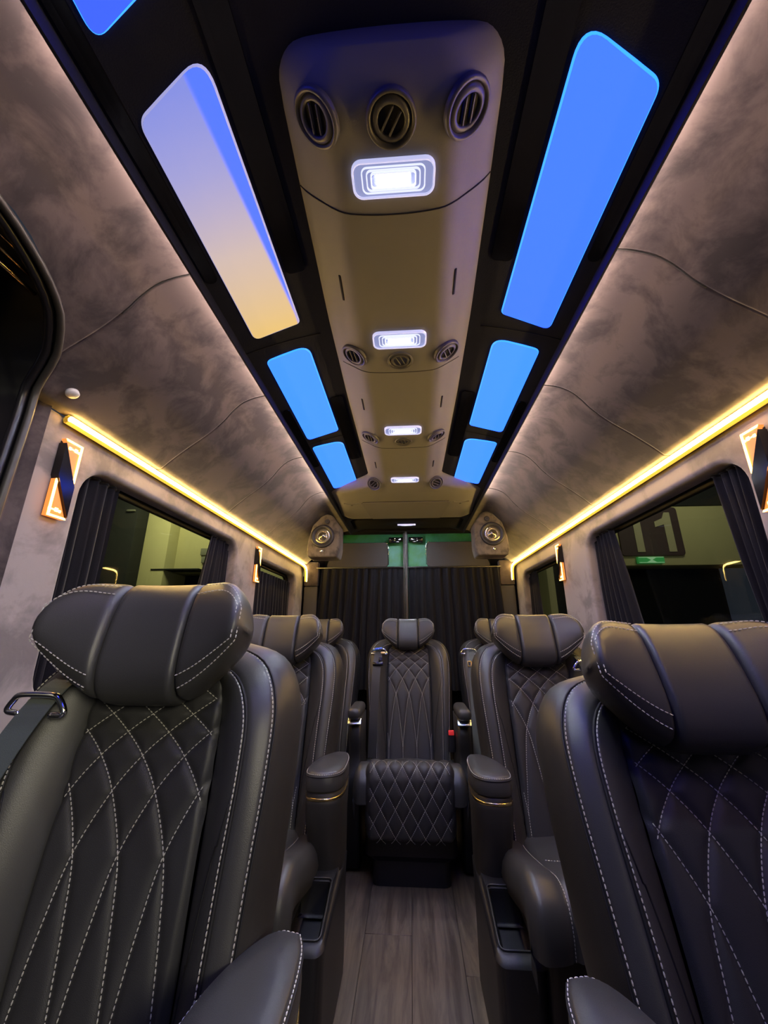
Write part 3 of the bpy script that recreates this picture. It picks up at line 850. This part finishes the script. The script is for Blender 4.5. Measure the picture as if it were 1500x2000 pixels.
# ------------------------------------------------------------------ air console down the middle of the roof
con = empty('ceiling_console', (0, .37, 1.87)); tag(con, 'grey plastic air vent console running down the middle of the roof', 'console')
def cpart(o): o.parent = con; o.matrix_parent_inverse = Matrix.Translation((0, -.37, -1.87)); return o
def con_hw(y):
    f_ = min(1, max(0, (y-.352)/.05)); hw = lerp_tab([(.352, .186), (.6, .197), (.9, .208), (1.3, .214), (2.06, .214)], y)-.045*(1-math.sqrt(max(0, 1-(1-f_)**2)))
    if y > 2.06: hw = .214+(.455-.214)*(lambda q: q*q*(3-2*q))(min(1, (y-2.06)/.14))
    if y > 2.45: hw = .455+.010*(y-2.45)/.2
    return hw
def con_z(y):
    if y < .42: return 1.866-.006*(y-.352)/.07+.028*(1-min(1, (y-.352)/.07))**2
    return lerp_tab([(.42, 1.860), (2.06, 1.860), (2.20, 1.840), (2.36, 1.832), (2.66, 1.812)], y)
def con_pt(u, y):
    hw = con_hw(y); a = abs(u); zb = con_z(y); ze = min(arch(hw)+.004, zb+.058)
    fl_ = .46 if y < 2.06 else lerp_tab([(2.06, .46), (2.2, .80)], y)
    if a < fl_: z = zb
    else:
        q = (a-fl_)/(1-fl_); z = zb+(ze-zb)*(.80*(q*q*(2-q) if q < .5 else q-.125)/.875+.20*q**8)
    return Vector((u*hw, y, z))
ysc = [.352, .354, .358, .364, .372, .382, .395, .41, .43]+[.47+.05*i for i in range(32)]+[2.06+.014*i for i in range(12)]+[2.25, 2.30, 2.36, 2.44, 2.52, 2.58, 2.62, 2.645, 2.658]
us = [-1+2*i/48 for i in range(49)]
rows = [[con_pt(u, y) for u in us] for y in ysc]
rows.append([Vector((u*con_hw(2.658)*.99, 2.664, 1.90)) for u in us])
rows.insert(0, [Vector((u*con_hw(.352)*.98, .350, arch(0)+.004)) for u in us])
cpart(part('console_shell', grid_mesh('console_shell', rows, grey_pl)))
def con_frame(u, y):
    p = con_pt(u, y); du = con_pt(u+.01, y)-con_pt(u-.01, y); dy = con_pt(u, y+.004)-con_pt(u, y-.004)
    n_ = du.cross(dy).normalized(); n_ = n_ if n_.z < 0 else -n_
    return p, n_, dy.normalized()
def con_line(pts, r=.0016, name='seam', m=seam_m):
    cpart(part(name, multi_tube(name, [[con_frame(u, y)[0]+con_frame(u, y)[1]*.0004 for u, y in pts]], r, m, 5)))
con_line([(-.98+1.96*i/30, .552+.032*(1-abs(-1+2*i/30)**2.2)) for i in range(31)])
con_line([(-.9+1.8*i/30, 1.075+.02*(1-abs(-1+2*i/30)**2)) for i in range(31)], .0010)
con_line([(-.9+1.8*i/30, 1.63+.02*(1-abs(-1+2*i/30)**2)) for i in range(31)], .0010)
# slots
slot_me = None
for y in (.77, 1.30, 1.87):
    for s in (-1, 1):
        p, n_, t = con_frame(s*.70, y)
        bm = bmesh.new(); box_bm(bm, Vector((0, 0, 0)), (.006, .075, .004), .0015)
        o = cpart(part('slot', bm_mesh('slot', bm, dark_m))); sd = t.cross(n_)
        o.matrix_basis = Matrix.Translation(p+n_*.0002) @ Matrix((sd, t, n_)).transposed().to_4x4()
# round air vents
VENT_RING = lathe('vent', [(.0425, -.004), (.0430, .003), (.0405, .0075), (.0365, .0075), (.0345, .003), (.033, .0005)], vent_m, 32, closed=False)
VENT_BALL = lathe('vent_core', [(.0335, -.004), (.0330, .003), (.0285, .0065), (.0235, .0070), (.0225, .0035), (.0222, .0005)], vent_m, 28, closed=False)
VENT_HOLE = lathe('vent_opening', [(.0222, .0012), (.010, .0012), (.0005, .0012)], dark_m, 24, closed=False)
bm = bmesh.new()
box_bm(bm, Vector((0, 0, .005)), (.0035, .0395, .005), .001, 1)
VENT_FIN = bm_mesh('louvre', bm, vent_m)
def vent(u, y, spin, tilt=0, flush=0, sc=1):
    p, n_, t = con_frame(u, y); sd = t.cross(n_)
    o = cpart(part('vent', VENT_RING)); o.matrix_basis = Matrix.Translation(p+n_*(.0012-flush)) @ Matrix((sd, t, n_)).transposed().to_4x4() @ Matrix.Scale(sc, 4)
    c = part('vent_core', VENT_BALL, o); c.rotation_euler = (tilt, 0, spin); part('vent_opening', VENT_HOLE, o).rotation_euler = (tilt, 0, spin)
    for dx in (-.0075, .0075):
        l_ = part('louvre', VENT_FIN, o); l_.rotation_euler = (tilt, 0, spin); l_.location = (dx*math.cos(spin), dx*math.sin(spin), 0)
vent(-.66, .425, .12, .12); vent(.0, .428, -.55, -.05); vent(.66, .428, -.05, -.1)
vent(-.68, 1.018, .25, .1); vent(.68, 1.018, .35, -.1); vent(0, 1.035, .4, 0, .003, .95)
vent(-.68, 1.56, .2, .1); vent(.68, 1.56, .1, -.1); vent(0, 1.585, .2, 0, .003, .9)
vent(-.68, 2.10, .2, 0); vent(.68, 2.10, .1, 0)
# access flap, finger dents and clips on the wide rear end
fp = [(-.62, 2.37), (-.60, 2.35), (.60, 2.35), (.62, 2.37), (.53, 2.635), (.50, 2.65), (-.50, 2.65), (-.53, 2.635)]
top = [con_pt(u, y)+Vector((0, 0, -.006)) for u, y in fp]; bot = [con_pt(u*1.012, y)+Vector((0, 0, .006)) for u, y in fp]
n = len(top); cpart(part('access_flap', fix(mesh('access_flap', top+bot, [tuple(range(n))]+[(i, (i+1) % n, n+(i+1) % n, n+i) for i in range(n)], grey_pl2, False))))
con_line([fp[i % 8] for i in range(9)], .0028)
for s in (-1, 1):
    p, n_, t = con_frame(s*.77, 2.37)
    cpart(part('finger_dent', fix(grid_mesh('finger_dent', tube_data(catmull([p+Vector((-.05, -.006, 0)), p+Vector((-.02, .006, 0)), p+Vector((.02, .006, 0)), p+Vector((.05, -.006, 0))], 14), .0035, 6), grey_pl2, wrap=True, caps=True))))
    c = cpart(part('clip', lathe('clip', [(.009, -.002), (.009, .004), (.006, .006), (.0005, .006)], vent_m, 14))); c.location = p+Vector((s*.0-.0, .03, 0)); c.rotation_euler = (PI, 0, 0)

# ------------------------------------------------------------------ dome lamps
def lamp(y, z, label, w_=.154, h_=.062, rings=True, tilt=0):
    root = empty('dome_lamp', (0, y, z)); root.rotation_euler = (PI+tilt, 0, 0); tag(root, label, 'lamp', 'dome lamps down the roof')
    def plate(name, hw, hh, r, z0, z1, m, bev=.002):
        o = rrect(hw, hh, r, 6); i_ = rrect(hw-bev, hh-bev, max(.002, r-bev), 6)
        rows = [[(a, b_, z0) for a, b_ in o], [(a, b_, z1-bev) for a, b_ in o], [(a, b_, z1) for a, b_ in i_]]
        return part(name, fix(grid_mesh(name, rows, m, wrap=True, caps=True)), root)
    def ring(name, hw, hh, r, t, z0, z1, m):
        o, i_ = rrect(hw, hh, r, 6), rrect(hw-t, hh-t, max(.002, r-t), 6)
        rows = [[(a, b_, z0) for a, b_ in o], [(a, b_, z1) for a, b_ in o], [(a, b_, z1) for a, b_ in i_], [(a, b_, z0) for a, b_ in i_]]
        return part(name, fix(grid_mesh(name, rows, m, wrap=True)), root)
    plate('lens', w_/2, h_/2, .018, -.004, .006, lamp_lens)
    ring('bezel', w_/2+.001, h_/2+.001, .019, .004, -.004, .0085, lamp_frame)
    for k, (a, b_) in enumerate(((.060, .023), (.051, .018), (.043, .014))):
        ring('prism_ring', a*w_/.154, b_*h_/.062, .011-.002*k, .0022, .005, .0085+.0012*k, lamp_ring)
    plate('bulb', .032, .0125, .007, .0055, .0085, lamp_core)
    return root
lamp(.515, 1.860, 'brightest oblong dome lamp on the console, nearest the camera')
lamp(.940, 1.860, 'second dome lamp on the console, between the long roof panels')
lamp(1.478, 1.860, 'third dome lamp along the console, beside the middle blue panels')
lamp(2.04, 1.860, 'fourth dome lamp, at the narrow end of the console')
lamp(2.97, 1.850, 'small rearmost dome lamp above the rear curtains', .14, .05, tilt=.25)
hd = box('lamp_header', (0, 2.99, 1.89), (.96, .28, .07), black_fab, .02); hd.name = 'trim_3'; tag(hd, 'black padded header behind the console', kind='structure')

# ------------------------------------------------------------------ LED strips along the walls
for s, y0, label in ((-1, .842, 'glowing yellow LED strip along the left wall above the windows'), (1, .30, 'glowing yellow LED strip along the right wall above the windows')):
    z0 = zr = 1.569
    path = [Vector((s*.857, y0, z0)), Vector((s*.857, 2.0, (z0+zr)/2)), Vector((s*.857, 3.15, zr)), Vector((s*.852, 3.195, zr-.012)), Vector((s*.842, 3.206, zr-.05)), Vector((s*.838, 3.208, zr-.13))]
    root = empty('led_strip', (s*.86, y0, z0)); tag(root, label, 'light strip', 'LED wall strips')
    inv = Matrix.Translation(-Vector((s*.86, y0, z0)))
    P = [path[0].lerp(path[1], i/20) for i in range(20)]+[path[1].lerp(path[2], i/20) for i in range(20)]+catmull(path[2:], 16)
    rad = lambda q: .0062
    for nm, r, m, dx in (('led_core', .0078, strip_m, 0), ('diffuser_glow', .0125, strip_g, .008), ('channel', .011, suede2, .0115)):  # the wider yellow tube draws the halo round the core
        o = part(nm, fix(grid_mesh(nm, tube_data([p+Vector((s*dx, 0, 0)) for p in P], r, 8), m, wrap=True, caps=True)), root); o.matrix_parent_inverse = inv

# dim warm light lines tucked behind the lips of the roof panel
for s, nm in ((-1, 'left'), (1, 'right')):
    root = empty('edge_light_strip', (s*.479, -.3, 1.842)); tag(root, 'hairline of warm light along the %s edge of the dark roof panel' % nm, 'light strip', 'roof edge light lines')
    o = part('glow_line', fix(grid_mesh('glow_line', tube_data([(0, 0, 0), (0, 1.3, 0), (0, 2.62, 0)], .0028, 8), edge_m, wrap=True, caps=True)), root)
    box('mount', (-s*.004, 1.31, .003), (.004, 2.6, .006), roof_m, .0005, root)

# ------------------------------------------------------------------ amber wall sconces
def sconce(s, yc, label, zc=1.415, w_=.052, h_=.205):
    root = empty('wall_sconce', (s*(WX-.001), yc, zc)); tag(root, label, 'wall lamp', 'amber pillar lamps')
    y0, y1, a, b_ = -w_/2, w_/2, h_/2, .022
    def prism(name, poly, x0, x1, m, bev=0):
        top = [Vector((-s*x1, y, z)) for y, z in poly]; bot = [Vector((-s*x0, y, z)) for y, z in poly]; n = len(poly)
        return part(name, fix(mesh(name, top+bot, [tuple(range(n)), tuple(range(n, 2*n))]+[(i, (i+1) % n, n+(i+1) % n, n+i) for i in range(n)], m, False)), root)
    up = [(y0, a), (y1, a), (y1, a-.105)]; lo = [(y0, -a+.095), (y0, -a), (y1, -a)]
    mid = [(y0, a-.012), (y0, -a+.105), (y1, -a+.006), (y1, a-.115)]
    prism('mirror_band', mid, 0, .022, gloss_b)
    prism('back_plate', [(y0+.003, a-.004), (y0+.003, -a+.004), (y1-.003, -a+.004), (y1-.003, a-.004)], 0, .006, gloss_b)
    for nm, tri, e1 in (('upper_shade', up, 0), ('lower_shade', lo, 1)):
        sh = prism(nm, tri, .004, .017, amber)
        w2 = .0045
        if not e1: Lp = [(y0, a), (y1, a), (y1, a-.105), (y1-w2, a-.105+.008), (y1-w2, a-w2), (y0+w2, a-w2)]
        else: Lp = [(y0, -a+.095), (y0, -a), (y1, -a), (y1-.004, -a+w2), (y0+w2, -a+w2), (y0+w2, -a+.088)]
        g = prism('lit_edge', Lp, .016, .020, amber_hot); g.parent = sh
        # small cut mark glowing in the acrylic
        bm = bmesh.new(); zc_ = (a-.020) if not e1 else (-a+.018); yo = .008 if not e1 else -.006
        for dy, dz, ww, hh in ((-.017, 0, .008, .008), (-.008, 0, .010, .0035), (.002, .001, .010, .010), (.012, -.001, .007, .007)):
            box_bm(bm, Vector((-s*.0175, yo+dy, zc_+dz)), (.003, ww, hh), .001, 1)
        part('cut_mark', bm_mesh('cut_mark', bm, amber_hot), sh)
    return root
sconce(-1, .876, 'amber glass wall lamp on the front left pillar beside the door')
sconce(1, .918, 'amber glass wall lamp at the right edge of the photo')
sconce(-1, 2.205, 'small amber wall lamp on the far left pillar between the windows', h_=.20)
sconce(1, 2.245, 'small amber wall lamp on the far right pillar between the windows', h_=.20)

# ------------------------------------------------------------------ curtains
def curtain(pts_top, pts_bot, folds, amp, label, name='window_curtain', group='window curtains', n=None, m=curtain_m, seed=0, rod=None):
    """pleated cloth between two edge lines; pts: functions s-> Vector, amp along the given normal"""
    rnd = random.Random(seed); n = n or folds*10
    ph = [rnd.uniform(-.5, .5) for _ in range(folds+2)]
    rows = []
    for j in range(17):
        q = j/16; row = []
        for i in range(n+1):
            s = i/n
            a, na = pts_top(s); b_, nb = pts_bot(s)
            k = s*folds; w_ = math.sin(2*PI*k+ph[int(k)]*1.2)+.35*math.sin(4*PI*k+ph[int(k)+1]*5+q*1.3)
            am = amp*(.55+.45*min(1, q*2.5))
            row.append(a.lerp(b_, q)+na*w_*am)
        rows.append(row)
    root = empty(name, pts_top(.5)[0]); tag(root, label, 'curtain', group)
    inv = Matrix.Translation(-pts_top(.5)[0])
    c = part('cloth', grid_mesh('cloth', rows, m), root); c.matrix_parent_inverse = inv
    back = [[p+na*.0 for p in r] for r in rows]
    hem = part('header_tape', fix(grid_mesh('header_tape', tube_data([r_+Vector((0, 0, .001)) for r_ in rows[0]], .004, 5), m, wrap=True, caps=True)), root); hem.matrix_parent_inverse = inv
    return root
def side_curtain(s, ya, yb, yab, ybb, zt, label, folds, seed, zb=.86, ra=0, amp=.013):
    N_ = Vector((1, 0, 0)); x = s*(WX+.045)
    def dz(q): return -.04*max(0, 1-q/.3)**2*ra if ra > 0 else (.04*max(0, 1-(1-q)/.3)**2*ra)
    curtain(lambda q: (Vector((x, ya+(yb-ya)*q, zt+dz(q))), N_), lambda q: (Vector((x, yab+(ybb-yab)*q, zb)), N_), folds, amp, label, seed=seed)
side_curtain(-1, .965, 1.135, .965, 1.12, 1.478, 'dark curtain gathered at the front edge of the left front window', 5, 1, ra=1)
side_curtain(-1, 1.745, 1.948, 1.60, 1.945, 1.478, 'dark curtain gathered at the rear edge of the left front window', 6, 2, ra=-1)
side_curtain(-1, 2.27, 3.03, 2.27, 3.03, 1.405, 'dark curtain drawn right across the left rear window', 14, 3, amp=.008)
side_curtain(1, .995, 1.135, .995, 1.06, 1.478, 'dark curtain gathered at the front edge of the right front window', 5, 4, ra=1)
side_curtain(1, 1.745, 1.925, 1.60, 1.92, 1.478, 'dark curtain gathered at the rear edge of the right front window', 6, 5, ra=-1)
side_curtain(1, 2.86, 3.03, 2.80, 3.03, 1.455, 'dark curtain gathered at the rear edge of the right rear window', 6, 6, ra=-1, amp=.01)
for s, label in ((-1, 'black pleated curtain over the left rear door'), (1, 'black pleated curtain over the right rear door')):
    a, b_ = (-.715, -.022) if s < 0 else (.008, .735)
    N_ = Vector((0, 1, 0))
    curtain(lambda q: (Vector((a+(b_-a)*q, 3.205, 1.540)), N_), lambda q: (Vector((a*1.06+(b_*1.06-a*1.06)*q if s > 0 else a*1.07+(b_-a*1.07)*q, 3.20, .62)), N_), 11, .014, label, 'rear_curtain', 'rear door curtains', seed=10+s)
rod = tube('curtain_rod', [(-.76, 3.205, 1.548), (0, 3.205, 1.548), (.76, 3.205, 1.548)], .006, plastic); tag(rod, 'thin black rod carrying the rear curtains', 'curtain rod')

# rear doors with green paint, trim panels and latches
for s, nm in ((-1, 'door_2'), (1, 'door_3')):
    dr = box(nm, (s*.36-.005, 3.335, 1.40), (.70, .02, .92), green_p, .004); tag(dr, 'green painted rear door, %s leaf' % ('left' if s < 0 else 'right'), kind='structure')
    ol = [(.165, 1.60), (.165, 1.745), (.195, 1.778), (.60, 1.778), (.685, 1.58), (.66, 1.565), (.195, 1.565)]
    pts = catmull([(x, z, 0) for x, z in ol+[ol[0]]], 60)[:-1]
    ol2 = []
    me = poly_curve_mesh('trim_panel', [(x*s, z) for x, z in ((.165, 1.59), (.168, 1.755), (.178, 1.772), (.195, 1.779), (.60, 1.779), (.615, 1.772), (.69, 1.59), (.692, 1.575), (.68, 1.566), (.19, 1.566), (.172, 1.574))], [], .03, .006, panel_grey, lambda c: Vector((c.x, 3.305+c.z, c.y)))
    part('trim_panel', me, dr).matrix_parent_inverse = Matrix.Identity(4)
    tube('panel_edge', [(s*.160, 3.300, 1.585), (s*.162, 3.300, 1.758), (s*.176, 3.300, 1.778), (s*.195, 3.300, 1.785)], .003, chrome, dr, 6)
    bm = bmesh.new(); box_bm(bm, Vector((s*.085-.01, 3.29, 1.802)), (.125, .04, .034), .004); box_bm(bm, Vector((s*.10-.01, 3.285, 1.780)), (.09, .03, .02), .004)
    lt = part('latch', bm_mesh('latch', bm, gloss_b), dr)
    for dx, dz in ((.05, .806), (.095, .806), (.135, .800), (.10, .790)):
        bb = part('bolt', lathe('bolt', [(.006, 0), (.006, .006), (.003, .008), (.0004, .008)], chrome, 10), lt); bb.location = (s*dx-.01, 3.268, 1+dz); bb.rotation_euler = (PI/2, 0, 0)
    box('inner_sill', (s*.43, 3.30, 1.554), (.44, .03, .012), green_p, .003, dr)
    box('pull_pad', (s*.095, 3.29, 1.560), (.075, .03, .014), plastic, .004, dr)
for o in list(bpy.data.objects):
    pass
post = tube('door_post', [(-.010, 3.180, 1.84), (-.010, 3.180, 1.2), (-.010, 3.180, .6)], .011, panel_grey, None, 10); post.name = 'trim_4'; tag(post, 'grey centre post between the rear doors', kind='structure')
sl = tube('post_seal', [(-.028, 3.19, 1.84), (-.028, 3.19, 1.2), (-.028, 3.19, .6)], .006, rubber, post, 8)

# ------------------------------------------------------------------ rear speakers
def speaker(s, label):
    root = empty('corner_speaker', (s*.555, 2.50, 1.51)); tag(root, label, 'speaker', 'rear corner speakers')
    ol = [(.098, .0), (-.098, .0), (-.110, .06), (-.108, .215), (-.055, .288), (-.018, .300), (.020, .282), (.076, .222), (.102, .12), (.108, .03)]
    bm = bmesh.new(); vs_ = [bm.verts.new((s*a, .012*(b_/.3), b_)) for a, b_ in ol]; f_ = bm.faces.new(vs_)
    r = bmesh.ops.extrude_face_region(bm, geom=[f_]); bmesh.ops.translate(bm, vec=(0, .16, 0), verts=[e for e in r['geom'] if isinstance(e, bmesh.types.BMVert)])
    bmesh.ops.bevel(bm, geom=bm.edges[:], offset=.012, segments=3, affect='EDGES', profile=.5)
    part('cabinet', bm_mesh('cabinet', bm, spk_suede, ang=50), root)
    def disc(name, prof, m, cx, cz):
        o = part(name, lathe(name, prof, m, 32, closed=False), root); o.location = (s*cx, .012*cz/.3-.001, cz); o.rotation_euler = (PI/2, 0, 0); return o
    d = disc('woofer_ring', [(.078, -.004), (.079, .005), (.073, .011), (.064, .011), (.054, .003), (.050, .001)], spk_ring, .004, .140)
    part('woofer_cone', lathe('woofer_cone', [(.052, .002), (.048, .008), (.034, .000), (.026, .002), (.018, .012), (.008, .017), (.0005, .018)], cone_m, 30, closed=False), d)
    disc('tweeter', [(.016, -.002), (.017, .004), (.012, .006), (.009, .003), (.004, .007), (.0005, .0075)], spk_ring, -.022, .243)
    disc('badge', [(.009, -.001), (.009, .002), (.0005, .0025)], chrome, .006, .040)
    return root
speaker(-1, 'suede covered speaker with brass cone in the left rear corner')
speaker(1, 'suede covered speaker with brass cone in the right rear corner')

# small white button on the headliner
bt = part('push_button', lathe('push_button', [(.0140, -.004), (.0145, .003), (.0125, .006), (.007, .0075), (.0004, .008)], white_pl, 20))
bt.location = (-.808, .782, 1.604); bt.rotation_euler = (0, math.radians(155), 0); tag(bt, 'small round white button on the headliner above the left lamp', 'button')

# ------------------------------------------------------------------ outside: the depot seen through the windows
gr = box('ground', (0, 3, -.55), (30, 30, .05), ground_m, 0); gr.name = 'floor.001'; tag(gr, 'dark asphalt outside the van', kind='structure')
er = empty('depot_wall', (4.2, 6.1, 0)); tag(er, 'pale concrete bay front outside the right windows', 'building')
def epart(o, root): o.parent = root; o.matrix_parent_inverse = Matrix.Translation(-root.location); return o
def ebox(name, x0, x1, y0, y1, z0, z1, m, root, bev=.01): return epart(box(name, ((x0+x1)/2, (y0+y1)/2, (z0+z1)/2), (x1-x0, y1-y0, z1-z0), m, bev), root)
ebox('beam', 3.16, 5.4, 6.02, 6.4, 1.985, 2.90, ext_wall, er); ebox('upper_soffit', 2.6, 5.6, 6.0, 6.5, 2.90, 4.2, ext_dark, er)
ebox('column', 2.89, 3.16, 5.92, 6.4, -.5, 2.90, ext_wall, er); ebox('bay_back', 3.1, 5.6, 7.4, 7.5, -.5, 2.2, ext_dark, er)
ebox('side_column', 2.07, 2.175, 6.0, 6.4, -.5, 2.9, ext_wall, er); ebox('side_back', 1.0, 2.9, 6.6, 6.7, -.5, 2.9, ext_dark, er)
sg = empty('bay_sign', (3.66, 5.99, 2.5)); tag(sg, 'maroon board with the pale number 11 outside the right window', 'sign')
pts = [(3.665+a, 2.50+b_) for a, b_ in rrect(.455, .375, .05, 6)]
me = poly_curve_mesh('board', pts, [], .03, .004, ext_sign, lambda c: Vector((c.x, 6.0+c.z, c.y))); epart(part('board', me), sg)
for x in (3.50, 3.955):
    one = [(x-.065, 2.18), (x+.065-.02, 2.18), (x+.065-.02, 2.79), (x-.035, 2.79), (x-.075, 2.70), (x-.20, 2.645), (x-.20, 2.56), (x-.065, 2.60)]
    me = poly_curve_mesh('numeral', one, [], .012, .001, ext_num, lambda c: Vector((c.x, 5.980+c.z, c.y))); epart(part('numeral', me), sg)
ex = empty('exit_sign', (3.58, 5.96, 2.05)); tag(ex, 'small green lit sign under the number 11 board', 'sign')
ebox('sign_face', 3.40, 3.775, 5.95, 6.0, 2.008, 2.104, exit_m, ex, .004)
for x0, x1, z0, z1 in ((3.41, 3.765, 2.012, 2.022), (3.41, 3.765, 2.09, 2.10)):
    ebox('sign_line', x0, x1, 5.944, 5.952, z0, z1, exit_w, ex, .001)
me = mesh('sign_mark', [(3.52, 5.944, 2.022), (3.66, 5.944, 2.022), (3.60, 5.944, 2.056), (3.66, 5.944, 2.09), (3.52, 5.944, 2.09), (3.58, 5.944, 2.056)], [(0, 1, 2, 5), (5, 2, 3, 4)], exit_w, False); epart(part('sign_mark', me), ex)
el = empty('depot_block', (-3.6, 6.1, 0)); tag(el, 'pale yellow building with a dark doorway outside the left window', 'building')
ebox('wall', -3.76, -2.9, 6.0, 6.4, 1.945, 3.6, ext_wall, el); ebox('wall_pier', -4.16, -3.76, 5.75, 6.4, -.5, 3.6, ext_wall, el)
ebox('wall_right', -3.27, -2.9, 6.0, 6.4, -.5, 1.945, ext_wall, el); ebox('doorway', -3.76, -3.27, 6.36, 6.42, -.5, 1.945, ext_dark, el)
ebox('ledge', -3.96, -3.20, 5.735, 6.02, 1.950, 1.968, ext_dark, el, .002)
ebox('louvre', -3.33, -3.05, 5.96, 6.01, 2.215, 2.325, ext_grey, el, .004); ebox('louvre', -3.30, -3.05, 5.96, 6.01, 2.09, 2.19, ext_grey, el, .004)
ebox('far_wall', -2.9, -1.6, 6.3, 6.4, 1.6, 3.6, ext_wall, el)
dk = empty('dark_block', (-5.0, 5.6, 0)); tag(dk, 'dark wall filling the front part of the left window view', 'building')
ebox('wall', -7.5, -4.16, 5.5, 5.9, -.5, 4.5, ext_dark, dk)
ebox('lamp_glint', -4.33, -4.20, 5.47, 5.50, 2.82, 2.85, ext_grey, dk, .002)
# depot floodlights, above and out of sight
for x, y, z, e, c in ((-3.3, 4.6, 3.4, 60, (1, .95, .50)), (3.9, 4.3, 3.9, 26, (1, .94, .60))):
    ld = bpy.data.lights.new('unseen_light', 'AREA'); ld.energy = e; ld.size = .8; ld.color = c
    lo = bpy.data.objects.new('unseen_light', ld); COL.objects.link(lo); lo.location = (x, y, z); lo.rotation_euler = (math.radians(38), 0, 0)

for o_ in bpy.data.objects:
    if o_.name.split('.')[0] in ('stitching', 'cut_mark'): o_['kind'] = 'stuff'

ld = bpy.data.lights.new('unseen_light', 'AREA'); ld.energy = 85; ld.size = 1.0; ld.color = (1, .91, .66)  # unseen lamp, added ahead of the van to brighten the seat fronts
lo = bpy.data.objects.new('unseen_light', ld); COL.objects.link(lo); lo.location = (2.2, -2.5, 2.0); lo.rotation_euler = (math.radians(76), 0, math.radians(38))
